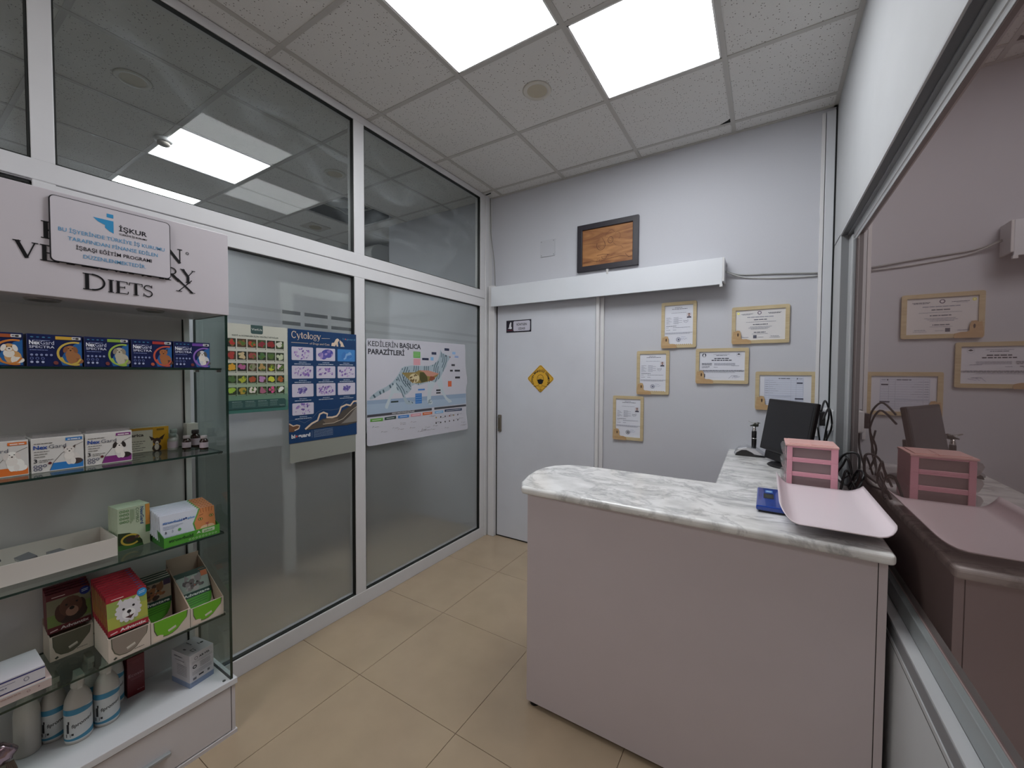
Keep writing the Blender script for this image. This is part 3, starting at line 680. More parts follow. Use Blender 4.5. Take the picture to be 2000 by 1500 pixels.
bm = bmesh.new(); lathe(bm, [(.004, -.028), (.006, -.016), (.015, 0), (.018, .012), (.016, .016)], (0, 0, 0), 16)
for v in bm.verts: v.co = Vector((-.046+v.co.z, 2.862+v.co.y, 1.162+v.co.x*.8-v.co.z*-.25))
obj('head', bm, M('#202218', .3), ot, smooth=True)
bm = bmesh.new(); tube(bm, [(-.085, 2.86, 1.180), (-.06, 2.86, 1.172), (-.045, 2.86, 1.176)], .0035, 8); lathe(bm, [(.014, 0), (.014, .005)], (-.036, 2.862, 1.172), 16); obj('lens_arm', bm, CHROME, ot)
# ------------------------------------------------ black cables behind the tower
cb = [[(.235, 2.50, 1.29), (.262, 2.62, 1.335), (.288, 2.70, 1.27), (.28, 2.74, 1.16), (.262, 2.70, 1.02), (.28, 2.6, .985)],
      [(.24, 2.46, 1.25), (.275, 2.58, 1.30), (.296, 2.66, 1.2), (.27, 2.66, 1.1), (.285, 2.7, .99)],
      [(.25, 2.8, 1.18), (.262, 2.8, 1.08), (.25, 2.76, .985)], [(.30, 2.9, 1.155), (.300, 2.88, 1.07), (.29, 2.8, .982)],
      [(.268, 2.36, .985), (.30, 2.33, 1.06), (.315, 2.30, 1.10), (.33, 2.28, 1.02), (.312, 2.22, .984)],
      [(.27, 2.42, .99), (.31, 2.38, 1.10), (.36, 2.36, 1.11), (.355, 2.34, 1.0), (.316, 2.28, .984)],
      [(.285, 2.50, .984), (.31, 2.26, .99), (.335, 2.20, 1.07), (.345, 2.14, 1.06), (.317, 2.12, .984)],
      [(.275, 2.16, .985), (.295, 2.2, 1.06), (.315, 2.24, 1.04), (.33, 2.18, .99), (.34, 2.10, .99)],
      [(.29, 2.6, .985), (.33, 2.52, 1.08), (.345, 2.44, 1.02), (.31, 2.40, .985)]]
cn = ['black cable looping over the right top corner of the monitor', 'black cable hanging behind the right edge of the monitor', 'black cable dropping from the plug adapter', 'black cable dropping from the wall socket box',
      'black cable looping up just behind the pink drawer tower', 'black cable looping widest against the tinted window behind the pink tower', 'black cable coiled over the right counter edge behind the weighing tray', 'black cable curled low beside the pink drawer tower', 'black cable arching against the window frame behind the tower']
for p, l in zip(cb, cn): cable('power_cable', l, p, .0048, BLACK, 'cable')

# ================================================================== WALL PICTURES
wp = thing('wooden_picture', 'carved wooden picture in a dark frame hanging above the sliding door', 'picture', (-1.045, YB, 2.44))
def framegeo(bm, x0, x1, z0, z1, t, y0, y1, rad=0, mi=0):
    def rr_(x0, x1, z0, z1, r):
        if r <= 0: return [(x0, z0), (x1, z0), (x1, z1), (x0, z1)]
        P = []
        for cx, cz, a in ((x1-r, z0+r, -90), (x1-r, z1-r, 0), (x0+r, z1-r, 90), (x0+r, z0+r, 180)): P += arc(cx, cz, r, r, a, a+90, 4)
        return P
    O_ = rr_(x0, x1, z0, z1, rad); n = len(O_)
    if rad: I_ = rr_(x0+t, x1-t, z0+t, z1-t, .001)
    else: I_ = rr_(x0+t, x1-t, z0+t, z1-t, 0)
    V = [[bm.verts.new((p[0], y, p[1])) for p in L] for y in (y0, y1) for L in (O_, I_)]
    for i in range(n):
        j = (i+1) % n
        for a, b in ((0, 1), (2, 3)): bm.faces.new((V[a][i], V[a][j], V[b][j], V[b][i]))
        bm.faces.new((V[0][i], V[0][j], V[2][j], V[2][i])); bm.faces.new((V[1][i], V[1][j], V[3][j], V[3][i]))
bm = bmesh.new(); framegeo(bm, -1.283, -.805, 2.262, 2.626, .042, YB-.026, YB-.001); obj('frame', bm, DARKF, wp, bevel=.003)
wd = box('wood_panel', -1.245, -.843, YB-.014, YB-.004, 2.30, 2.59, WOODP, wp)
a = Art('carving', wp, (-1.241, YB-.014, 2.304), (1, 0, 0), (0, 0, 1), .394, .282, lift=.0008)
cv = M('#5b331a', .6)
a.ring(.38, .52, .085, .13, .004, cv, a0=150, a1=400); a.ring(.385, .5, .05, .07, .002, cv, a0=160, a1=380); a.ring(.57, .62, .05, .085, .004, cv); a.ring(.57, .63, .025, .04, .002, cv)
a.line([(.40, .72), (.45, .60), (.47, .48)], .0025, cv); a.line([(.50, .84), (.46, .72), (.52, .70)], .002, cv); a.ring(.58, .78, .07, .1, .002, cv, a0=20, a1=170); a.ring(.70, .70, .06, .1, .0018, cv, a0=-60, a1=140)
a.line([(.62, .55), (.68, .45), (.78, .42), (.82, .35)], .002, cv); a.line([(.3, .25), (.42, .27), (.56, .24)], .003, cv); a.ring(.45, .2, .05, .06, .003, cv, a0=170, a1=380)
a.line([(.02, .1), (.2, .13), (.34, .08), (.5, .12), (.75, .16), (.98, .1)], .003, cv); a.line([(.3, .06), (.31, .16), (.36, .18)], .002, cv); a.ell(.52, .23, .012, .014, cv); a.ell(.35, .12, .01, .012, cv); a.line([(.86, .2), (.92, .1), (.99, .12)], .003, cv)
a.done()

def portrait(a, x, y, s):
    # small head-and-shoulders photo print
    a.rect(x-.5*s, y-.5*s*a.w/a.h, x+.5*s, y+.62*s*a.w/a.h, '#c9c3ca'); k = a.w/a.h
    a.poly([(x-.46*s, y-.5*s*k), (x-.4*s, y-.22*s*k), (x-.12*s, y-.12*s*k), (x+.12*s, y-.12*s*k), (x+.4*s, y-.22*s*k), (x+.46*s, y-.5*s*k)], '#4d4c5c')
    a.ell(x, y+.30*s*k, .2*s, .25*s*k, '#332a2c'); a.ell(x, y+.15*s*k, .165*s, .26*s*k, '#b58f86'); a.ell(x, y+.02*s*k, .13*s, .10*s*k, '#5a4240')
def ornament(name, parent, x, z, s, y0):
    bm = bmesh.new()
    cat = [(0, 0), (.42, 0), (.44, .03), (.42, .10), (.33, .13), (.24, .13), (.20, .16), (.20, .27), (.17, .36), (.10, .37), (.06, .33), (.02, .35), (0, .22), (-.015, .1)]
    prism(bm, [(x+p[0]*s, z+p[1]*s) for p in cat], 'y', y0-.004, y0); o = obj(name, bm, woodmat('ornament_wood', '#b09066', '#bfa27a', 5), parent)
    bm = bmesh.new(); prism(bm, [(x+(.13+.018*math.cos(t*.7))*s, z+(.25+.05*math.sin(t*.7))*s) for t in range(9)], 'y', y0-.0045, y0-.004); obj('eye_cut', bm, M('#3e2a20', .7), o)
    return o
INK, INK2 = M('#5a5d6c', .6), M('#8f93a3', .6)
def certificate(x0, x1, z0, z1, label, kind, t=.022, seed=1, scallop=None, sheet='#d5d8e2'):
    c = thing('certificate', label, 'certificate', ((x0+x1)/2, YB, (z0+z1)/2), 'framed certificates on the back wall')
    bm = bmesh.new(); framegeo(bm, x0, x1, z0, z1, t, YB-.013, YB-.003, rad=.010); obj('frame', bm, MDF, c)
    box('sheet', x0+t*.8, x1-t*.8, YB-.006, YB-.004, z0+t*.8, z1-t*.8, M(sheet, .55), c)
    W_, H_ = x1-x0-2*t, z1-z0-2*t
    a = Art('print', c, (x0+t, YB-.006, z0+t), (1, 0, 0), (0, 0, 1), W_, H_, lift=.0005)
    if kind == 'photo':
        a.words(.36, .62, .93, .0028, INK, seed=seed); a.words(.26, .80, .895, .0036, INK, seed=seed+1); a.words(.24, .76, .80, .0025, INK2, seed=seed+2)
        portrait(a, .86, .72, .17)
        a.ring(.75, .60, .075, .075*W_/H_, .0015, '#5c6480', a0=-200, a1=40); a.words(.70, .80, .59, .003, INK, seed=3)
        for i in range(7): a.words(.06, .15+.1*((i*7+seed) % 3)/2, .685-.026*i, .0022, INK2, seed=seed+i); a.words(.32, .50+.12*((i+seed) % 2), .685-.026*i, .0022, INK2, seed=seed+20+i)
        a.words(.06, .42, .47, .0028, INK, seed=5); a.words(.3, .9, .43, .0028, INK2, seed=6); a.words(.06, .14, .43, .0028, INK2, seed=8); a.words(.06, .2, .37, .0028, INK2, seed=7); a.words(.3, .42, .37, .0028, INK2, seed=9)
        a.words(.03, .98, .30, .0026, INK2, seed=10); a.words(.03, .9, .275, .0026, INK2, seed=11)
        st = '#4f5874' if seed != 30 else '#2f3340'
        a.ring(.5, .13, .075, .075*W_/H_, .0022, st); a.ring(.5, .13, .045, .045*W_/H_, .0012, st); a.rect(.48, .115, .53, .145, st)
        a.line([(.58, .12), (.62, .18), (.63, .12), (.68, .17), (.70, .13), (.8, .16)], .0012, '#5d6ea0'); a.line([(.6, .2), (.75, .19)], .001, '#5d6ea0')
    elif kind == 'diploma':
        a.ell(.055, .90, .03, .03*W_/H_, '#e3e26a'); a.ell(.055, .90, .012, .012*W_/H_, '#f4f4d8')
        a.ring(.49, .89, .034, .034*W_/H_, .004, '#5a4a66'); a.ell(.49, .89, .018, .018*W_/H_, '#e2e2e6')
        a.words(.12, .36, .86, .003, INK, seed=1); a.words(.14, .30, .835, .002, INK2, seed=2); a.words(.66, .92, .87, .003, INK, seed=3); a.words(.68, .9, .845, .003, INK, seed=4)
        a.words(.24, .78, .745, .0045, INK2, seed=5); a.words(.38, .64, .655, .005, INK, seed=6); a.words(.22, .82, .59, .0022, INK2, seed=7); a.words(.36, .66, .50, .0045, INK, seed=8)
        for i, (p, q) in enumerate(((.3, .74), (.27, .7), (.32, .66))): a.words(p, q, .43-.035*i, .0026, INK2, seed=9+i)
        a.words(.38, .62, .245, .0045, INK, seed=12); a.words(.34, .66, .20, .002, INK2, seed=13)
        a.rect(.37, .06, .44, .16, '#555868'); a.words(.46, .58, .09, .002, INK2, seed=14); a.words(.13, .28, .09, .003, INK2, seed=15); a.words(.72, .88, .11, .003, INK2, seed=16); a.words(.70, .90, .07, .002, INK2, seed=17)
    elif kind == 'health':
        a.ell(.11, .88, .048, .048*W_/H_, '#4b4f5c'); a.ell(.11, .86, .022, .026*W_/H_, '#d9dce3'); a.poly([(.085, .84), (.135, .84), (.11, .95)], '#e1e3e8')
        a.ring(.87, .89, .05, .05*W_/H_, .002, '#b3b8c4'); a.poly([(.83, .89), (.87, .93), (.91, .89), (.87, .875)], '#2c303c')
        a.words(.32, .68, .90, .0028, INK2, seed=1); a.words(.38, .62, .855, .0035, INK, seed=2); a.words(.34, .66, .745, .006, M('#3f424f', .6), seed=3); a.words(.28, .72, .68, .006, M('#3f424f', .6), seed=4)
        for i in range(3): a.words(.06, .29, .585-.03*i, .003, INK, seed=5+i); a.words(.34, .80, .585-.03*i, .0025, INK2, seed=9+i)
        a.words(.72, .88, .50, .0025, INK2, seed=13); a.words(.06, .24, .46, .003, INK, seed=14); a.words(.06, .2, .43, .0025, INK2, seed=15); a.words(.33, .42, .45, .0025, INK2, seed=16)
        for i in range(2): a.words(.02, .99, .335-.03*i, .0032, INK, seed=17+i)
        a.words(.04, .8, .27, .0022, INK2, seed=20); a.rect(.07, .10, .14, .22, '#696b78')
        a.line([(.66, .06), (.72, .16), (.74, .08), (.80, .17), (.78, .09), (.9, .13)], .0013, '#5a6790'); a.words(.72, .86, .15, .003, INK2, seed=21); a.line([(.2, .09), (.5, .08)], .0006, '#8fa6c0')
    else:
        g = '#9a9fb2'
        a.rect(.10, .05, .86, .95, '#ccd2e2')
        for i in range(13): a.line([(.11, .90-.068*i), (.85, .90-.068*i)], .0009, g)
        for x in (.11, .20, .62, .72, .85): a.line([(x, .9), (x, .08)], .0008, g)
        a.words(.38, .60, .88, .005, INK, seed=1); a.rect(.73, .87, .75, .91, '#3f4250'); a.words(.77, .84, .88, .003, INK2, seed=2)
        for i in range(7): a.words(.125, .185, .83-.068*i, .003, INK2, seed=3+i); a.words(.21, .28+.05*(i % 3), .83-.068*i, .002, INK2, seed=13+i)
        a.words(.73, .84, .735, .008, M('#44475a', .6), seed=22); a.words(.70, .86, .245, .008, M('#44475a', .6), seed=23); a.rect(.11, .33, .62, .37, '#bcc3d6')
    if scallop == 'b':
        for i in range(9): a.ell(.38+.068*i, .006, .022, .012, '#b49a68')
    if scallop == 'l':
        for i in range(13): a.ell(.004, .93-.05*i, .007, .016, '#3a3a40')
    a.done(); ornament('cat_ornament', c, x0+.006, z0-.002, min(.24, x1-x0), YB-.013)
    return c
certificate(-.638, -.408, 1.650, 1.970, 'wooden framed portrait certificate with photo, topmost of the three, near the track cover', 'photo', seed=10, scallop='b')
certificate(-.807, -.580, 1.318, 1.633, 'portrait certificate with photo in a wooden frame, middle one of the three portrait frames', 'photo', seed=20, scallop='b')
certificate(-.982, -.754, .970, 1.300, 'portrait certificate with photo in a wooden frame, lowest and leftmost on the wall', 'photo', seed=30)
certificate(-.195, .119, 1.665, 1.903, 'wooden framed landscape diploma with round seal and yellow sticker, highest on the right', 'diploma', sheet='#d6d5d6')
certificate(-.408, -.094, 1.405, 1.640, 'wooden framed landscape certificate with two round emblems, in the middle of the group', 'health', scallop='l')
certificate(-.055, .257, 1.245, 1.486, 'landscape form with ruled table in a wooden frame partly hidden by the monitor', 'form')

# ------------------------------------------------ door signs
s = thing('room_sign', 'small dark and white room sign reading RÖNTGEN ODASI on the sliding door', 'sign', (-1.81, 3.0, 1.87))
box('plate', -1.934, -1.686, 2.997, 3.0, 1.818, 1.922, M('#1a1826', .4), s)
a = Art('print', s, (-1.934, 2.997, 1.818), (1, 0, 0), (0, 0, 1), .248, .104, lift=.0005)
a.rect(.29, .09, .96, .92, '#c5c3d0', rad=.012); a.text('RÖNTGEN', .625, .54, .020, '#141420', bold=.02, align='c', fit=.40); a.text('ODASI', .625, .20, .020, '#141420', bold=.02, align='c', fit=.27)
a.poly([(.06, .34), (.11, .40), (.13, .66), (.17, .86), (.21, .82), (.20, .52), (.235, .36), (.20, .28)], '#dcdce2'); a.words(.04, .25, .14, .009, M('#6d2434', .5)); a.done()
s = thing('mask_sign', 'yellow diamond sticker with a masked head on the sliding door', 'sign', (-1.594, 3.0, 1.42))
bm = bmesh.new(); P = []
for cx, cz, a0 in ((-1.594, 1.540-.024, 45), (-1.722+.024, 1.42, 135), (-1.594, 1.300+.024, 225), (-1.466-.024, 1.42, 315)): P += arc(cx, cz, .017, .017, a0, a0+90, 4)
prism(bm, P, 'y', 2.998, 3.0); obj('sticker', bm, M('#d3a42e', .45), s)
a = Art('print', s, (-1.722, 2.998, 1.300), (1, 0, 0), (0, 0, 1), .256, .24, lift=.0004)
ins = [(.5+((p[0]+1.594)*.93)/.256, .5+((p[1]-1.42)*.93)/.24) for p in P]; a.line(ins, .0028, '#1c160e', closed=True)
txt = 'LÜTFEN MASKESİZ GİRMEYİN'
for i, chh in enumerate(txt):
    if chh == ' ': continue
    th = math.radians(203-226*i/(len(txt)-1)); R_ = .275
    a.text(chh, .5+R_*math.cos(th), .45+R_*math.sin(th)*.256/.24, .017, '#1c160e', bold=.03, align='c', rot=math.degrees(th)-90)
a.ring(.5, .48, .12, .16, .003, '#1c160e', a0=-20, a1=200); a.ring(.5, .56, .09, .05, .002, '#1c160e', a0=200, a1=340)
a.poly([(.39, .46), (.5, .49), (.61, .46), (.59, .36), (.54, .31), (.46, .31), (.41, .36)], '#0c0b0a'); a.line([(.44, .31), (.44, .26), (.25, .22)], .003, '#1c160e'); a.line([(.56, .31), (.56, .26), (.75, .22)], .003, '#1c160e')
a.ring(.5, .24, .06, .035, .002, '#1c160e', a0=180, a1=360); a.ell(.5, .09, .055, .06, '#1c160e'); a.ell(.5, .09, .042, .046, '#d3a42e'); a.rect(.49, .06, .51, .12, '#1c160e')
a.done()

# ================================================================== DISPLAY CABINET
XF, XB, CY0, CY1 = -1.807, -2.10, -.55, .768
cb_ = thing('display_cabinet', 'white display cabinet with glass shelves, lettered header board and drawer base', 'cabinet', (-1.95, .3, 0))
hb = box('header_board', XB+.01, XF, CY0, .774, 1.693, 2.008, M('#c8c2c8', .38, noise=.01, name='header_white'), cb_, bevel=.002)
box('back_panel', XB-.008, XB, CY0, .722, .2, 1.70, CABBACK, cb_)
box('edge_strip', XB-.008, XB+.012, .724, .742, .2, 1.70, M('#cfd0cf', .4), cb_)
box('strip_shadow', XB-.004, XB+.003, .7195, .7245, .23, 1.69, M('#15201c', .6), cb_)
for y in (.30, .56):
    bm = bmesh.new(); lathe(bm, [(0, -.002), (.026, -.002), (.030, -.006), (.036, -.006), (.040, 0)], (-1.90, y, 1.693), 28); obj('recessed_spot', bm, M('#8f8a88', .35, metal=.5), cb_, smooth=True)
# base with plinth, top and drawers
box('base_top', XB, XF+.006, CY0, .782, .203, .227, M('#d5d6da', .35, noise=.01, name='cabinet_top_white'), cb_, bevel=.002)
box('base_body', XB, XF-.018, CY0, .768, .012, .203, CABW, cb_)
box('base_end', XB, XF-.001, .7625, .775, .012, .203, CABW, cb_)
box('plinth', XB, XF+.004, CY0, .780, .0, .014, CABW, cb_)
for k, (a, b) in enumerate(((.10, .7595), (-.55, .096))):
    d = box('drawer', XF-.018, XF-.0005, a, b, .018, .198, CABW, cb_, bevel=.001)
    box('drawer_handle', XF-.001, XF+.016, (a+b)/2+.02, (a+b)/2+.13, .085, .097, ALU, d, bevel=.003)
bm = bmesh.new()
for y in (.70,): lathe(bm, [(0, 0), (.0055, 0), (.0055, .002), (0, .002)], (-1.822, .742, .2272), 12)
obj('screw_cap', bm, M('#4a4d4c', .5), cb_)
def pane(name, x0, x1, y0, y1, z0, z1, thin, mat, parent):
    bm = bmesh.new(); bx(bm, x0, x1, y0, y1, z0, z1)
    bm.normal_update(); ax = 'xyz'.index(thin)
    for f in bm.faces: f.material_index = 0 if abs(f.normal[ax]) > .5 else 1
    return obj(name, bm, [mat, G_EDGE], parent)
pane('side_glass', XB+.002, XF-.001, .7585, .768, .227, 1.693, 'y', G_SIDE, cb_)
SH = [1.480, 1.151, .826, .495]
for z in SH:
    s = pane('glass_shelf', XB+.002, XF-.018, CY0, .752, z-.003, z+.004, 'z', G_SHELF, cb_)
    for x in (-1.86, -2.06):
        bm = bmesh.new(); bx(bm, x-.006, x+.006, .748, .762, z-.012, z-.003); obj('shelf_clip', bm, CHROME, s)

# header lettering (its own raised print)
a = Art('lettering', hb, (XF, 0, 0), (0, 1, 0), (0, 0, 1), 1, 1, lift=.0008)
LB = M('#0b0a0e', .3)
a.serif('PROPLAN', .283, 1.862, .050, LB, fit=.345); a.ring(.640, 1.903, .004, .004, .0018, LB)
a.serif('VETERINARY', .232, 1.796, .0465, LB, fit=.432)
a.line([(.608, 1.806), (.654, 1.760)], .006, LB); a.line([(.612, 1.762), (.652, 1.806)], .003, LB); a.line([(.604, 1.762), (.622, 1.762)], .0025, LB); a.line([(.644, 1.761), (.662, 1.761)], .0025, LB)
a.serif('D', .366, 1.727, .050, LB, fit=.058); a.serif('IETS', .424, 1.727, .040, LB, fit=.116); a.done()
# plaque over the header
pq = thing('notice_plaque', 'white plaque with dark rim and blue İŞKUR logo fixed on the header board', 'plaque', (-1.80, .444, 1.9))
def rrect(y0, y1, z0, z1, r):
    P = []
    for cy, cz, a0 in ((y1-r, z0+r, -90), (y1-r, z1-r, 0), (y0+r, z1-r, 90), (y0+r, z0+r, 180)): P += arc(cy, cz, r, r, a0, a0+90, 5)
    return P
bm = bmesh.new(); prism(bm, rrect(.301, .588, 1.798, 1.994, .012), 'x', -1.8055, -1.7985); obj('rim', bm, M('#17151c', .4), pq)
bm = bmesh.new(); prism(bm, rrect(.3033, .5857, 1.8003, 1.9917, .011), 'x', -1.799, -1.7975); obj('face', bm, M('#cdc8cf', .3), pq)
a = Art('print', pq, (-1.7975, .301, 1.798), (0, 1, 0), (0, 0, 1), .287, .196, lift=.0004)
BL = M('#2f8fc4', .4); DK = M('#15131f', .4); BT = M('#5b9cc6', .4)
a.rect(.430, .845, .485, .905, BL)
a.poly([(.32, .80), (.485, .80), (.485, .745), (.41, .715), (.36, .745)], BL); a.poly([(.415, .76), (.485, .79), (.485, .60), (.45, .625), (.415, .67)], BL)
a.text('İŞKUR', .53, .665, .0155, DK, bold=.018, fit=.245); a.text('TÜRKİYE İŞ KURUMU', .53, .598, .0058, DK, bold=.02, fit=.245)
for t, y, c, ft in (('BU İŞYERİNDE TÜRKİYE İŞ KURUMU', .475, BT, .88), ('TARAFINDAN FİNANSE EDİLEN', .355, BT, .745), ('İŞBAŞI EĞİTİM PROGRAMI', .235, DK, .63), ('DÜZENLENMEKTEDİR.', .115, BT, .52)):
    a.text(t, .5, y, .0118, c, bold=.008, align='c', fit=ft)
a.done()

# ------------------------------------------------ goods on the shelves
def blobs(a, cx, cy, rx, ry, cols, n, seed, smin=.15, smax=.4, lay=None):
    r = random.Random(seed)
    for _ in range(n):
        t = r.uniform(0, 2*PI); q = math.sqrt(r.random()); s = r.uniform(smin, smax)
        px, py = cx+rx*q*math.cos(t)*(1-s), cy+ry*q*math.sin(t)*(1-s)
        a.ell(px, py, rx*s, ry*s*r.uniform(.6, 1.2), r.choice(cols), lay, n=7, rot=r.uniform(0, 90))
def dog(a, x, y, h, body, dark, face=None, ears='down', lay=None):
    # sitting dog print; h = fraction of height; x,y = base centre
    k = a.h/a.w; w_ = h*k
    a.ell(x+.06*w_, y+.30*h, .27*w_, .30*h, body); a.ell(x+.20*w_, y+.14*h, .22*w_, .15*h, dark if ears != 'white' else body)
    a.ell(x-.06*w_, y+.18*h, .10*w_, .18*h, body); a.ell(x+.08*w_, y+.16*h, .09*w_, .17*h, face or body)
    a.ell(x-.06*w_, y+.46*h, .18*w_, .20*h, face or body)
    if ears == 'up': a.poly([(x-.25*w_, y+.96*h), (x-.22*w_, y+.7*h), (x-.08*w_, y+.82*h)], dark); a.poly([(x+.17*w_, y+.98*h), (x+.12*w_, y+.7*h), (x-.02*w_, y+.84*h)], dark)
    a.ell(x-.05*w_, y+.74*h, .19*w_, .19*h, body)
    if ears in ('down', 'white'): a.ell(x-.23*w_, y+.72*h, .08*w_, .17*h, dark, rot=-15); a.ell(x+.13*w_, y+.72*h, .08*w_, .17*h, dark, rot=15)
    a.ell(x-.05*w_, y+.66*h, .10*w_, .10*h, face or body); a.ell(x-.05*w_, y+.68*h, .035*w_, .03*h, '#14100f')
    a.ell(x-.12*w_, y+.78*h, .022*w_, .022*h, '#14100f'); a.ell(x+.02*w_, y+.78*h, .022*w_, .022*h, '#14100f')
def carton(name, label, y0, y1, z0, z1, x1, depth, mat, group=None, cat='box'):
    t = thing(name, label, cat, (x1-depth/2, (y0+y1)/2, z0), group)
    b = box('carton', x1-depth, x1, y0, y1, z0, z1, mat, t, bevel=.0008, seg=1); return t, b
ZS = [z+.0045 for z in SH]
# shelf 1: five dark blue boxes
NB = M('#14204e', .3, name='navy_carton')
sp = [(.132, .249, '#a4522a', '#c97d33', ('#c99a62', '#e7e2da'), 'orange oval and a white-chested dog'), (.255, .369, '#c9a23a', '#cbb04e', ('#a06c43', '#8a5836'), 'yellow oval and a shaggy brown dog'),
      (.373, .480, '#86a63d', '#9dba4a', ('#b9b3a0', '#8f8674'), 'green oval and a cream dog'), (.486, .598, '#a5302c', '#c0543f', ('#a2643a', '#4f3325'), 'red oval and a tan dog'), (.602, .716, '#6b3f9a', '#8b66b8', ('#cfcfd2', '#5a5650'), 'purple oval and a white dog')]
for k, (a_, b_, tag_, ovc, (bc_, dk_), ds) in enumerate(sp):
    t, b = carton('medicine_box', 'dark blue box with '+ds+' on the top shelf', a_, b_, ZS[0], 1.581, -1.832, .085, NB, 'dark blue boxes on the top shelf')
    W_, H_ = b_-a_, 1.581-ZS[0]
    a = Art('print', b, (-1.832, a_, ZS[0]), (0, 1, 0), (0, 0, 1), W_, H_, lift=.0003, step=.00005)
    a.poly([(.62, .04), (.985, .04), (.985, .80), (.85, .72), (.66, .45), (.58, .2)], '#1f5f9c')
    a.ring(.86, .42, .32, .36, .0052, ovc, a0=75, a1=285); a.line([(.90, .08), (.96, .16), (.985, .24)], .005, ovc)
    dog(a, .80, .10, .62, bc_, dk_, '#e3ddd3' if k in (0, 4) else None, 'up' if k == 3 else 'down')
    a.line([(.60, .30), (.66, .13), (.78, .07), (.90, .13), (.97, .26)], .0045, ovc)
    a.text('Nex', .04, .68, .0125, '#e6e8f2', bold=.035, fit=.19); a.text('Gard', .235, .68, .0125, '#cfd4ea', fit=.24)
    a.text('SPECTRA', .04, .57, .0075, '#d4d8ea', bold=.01, fit=.44)
    a.rect(.50, .855, .83, .955, tag_); a.rect(.80, .865, .97, .955, '#cfcfd0', rad=.002); a.ell(.90, .905, .035, .03, '#2c2320'); a.words(.82, .86, .895, .003, M('#55555c'), seed=2)
    for q in range(4): a.ell(.09+.10*q, .905, .028, .018, '#2f6f9f' if q % 2 else '#4d86a8')
    a.words(.05, .36, .50, .0018, M('#7f8cc0', .5), seed=k); a.words(.1, .4, .795, .0015, M('#9aa4cc', .5), seed=k+9)
    for q in range(5): a.ell(.08+.085*q, .36, .026, .034, '#8791b8')
    for q in range(3): a.ring(.08+.095*q, .25, .026, .034, .0012, '#6b78ad'); a.ell(.08+.095*q, .14, .028, .036, '#aab2d2')
    a.ell(.50, .12, .045, .06, '#7a3b38' if k != 3 else '#b4543c', rot=25)
    a.done()
# shelf 2: three white boxes, amber box, bottles
wb = [(.150, .262, '#d9712c', '#f0eee9', '#d8d0cb', 'orange band and a fluffy white dog', 'white'), (.267, .380, '#2a78bf', '#dcd5d0', '#4a3b38', 'blue band and a brown-eared white dog', 'up'), (.384, .500, '#7c2a78', '#d8d3cf', '#2b2422', 'purple band and a black and white dog', 'down')]
for k, (a_, b_, bc_, dc, dk_, ds, er) in enumerate(wb):
    t, b = carton('medicine_box', 'white box with '+ds+' on the second shelf', a_, b_, ZS[1], 1.262, -1.900, .105, M('#d5d2cf', .35, name='white_gloss_carton'), 'white boxes on the second shelf')
    W_, H_ = b_-a_, 1.262-ZS[1]
    a = Art('print', b, (-1.900, a_, ZS[1]), (0, 1, 0), (0, 0, 1), W_, H_, lift=.0003, step=.00005)
    a.poly([(.33, .03), (.985, .03), (.985, .24), (.40, .24)], bc_); a.line([(.33, .03), (.40, .25), (.56, .50), (.80, .68), (.985, .79)], .0014, '#5d5852')
    dog(a, .74, .14, .60, dc, dk_, '#e6e0da', er)
    a.rect(.64, .87, .97, .955, bc_); a.words(.68, .93, .89, .003, M('#e8e4e2'), seed=k)
    a.words(.05, .40, .835, .002, M('#5c5852'), seed=3); a.text('Nex', .04, .68, .0125, '#24489a', bold=.03, fit=.26); a.text('Gard', .32, .68, .0125, '#5d5f6b', fit=.33)
    for q in range(3): a.words(.05, .33-.04*q, .60-.075*q, .0022, M('#77736e'), seed=4+q)
    a.text('3', .04, .29, .013, '#1e1e26', bold=.02); a.words(.14, .40, .345, .002, M('#6a665f'), seed=8); a.words(.14, .30, .295, .002, M('#6a665f'), seed=9); a.ell(.335, .25, .035, .04, '#5b1f22')
    for q in range(3): a.ring(.07+.085*q, .19, .030, .034, .0016, '#252a55')
    for q in range(2): a.ring(.07+.085*q, .10, .030, .034, .0016, '#252a55')
    a.done()
    lid = box('plastic_sleeve', -1.998, -1.905, a_+.004, b_-.004, 1.2622, 1.272, G_PLASTIC, b)
t, b = carton('medicine_box', 'white and amber box with a big-eared dog behind the purple-banded box', .505, .652, ZS[1], 1.250, -2.050, .035, M('#cfc9b9', .4), None)
a = Art('print', b, (-2.050, .505, ZS[1]), (0, 1, 0), (0, 0, 1), .147, .0945, lift=.0003, step=.00005)
a.rect(0, .90, .70, 1, '#b98a24'); a.rect(.66, .0, 1, 1, '#cf9a1f'); a.text('Simparica', -.03, .66, .012, '#3b3630', bold=.03, fit=.50)
for q in range(5): a.words(.02, .5-.05*(q % 3), .44-.09*q, .0025, M('#6f695e'), seed=q)
a.ell(.74, .12, .10, .16, '#3b2a22'); a.ell(.74, .16, .05, .14, '#d9cfc4'); a.poly([(.58, .64), (.63, .44), (.72, .50)], '#3a2820'); a.poly([(.92, .68), (.86, .44), (.77, .50)], '#3a2820'); a.ell(.745, .40, .085, .14, '#4a3326'); a.ell(.745, .32, .035, .09, '#d8cdc2'); a.ell(.745, .30, .015, .02, '#151010')
a.ell(.715, .43, .012, .016, '#0e0b0a'); a.ell(.775, .43, .012, .016, '#0e0b0a'); a.rect(.74, .85, .9, .93, '#8a6a1c'); a.done()
AMB = M('#2a0d0a', .12, coat=.4, name='amber_glass'); LABL = M('#b9a9b4', .5)
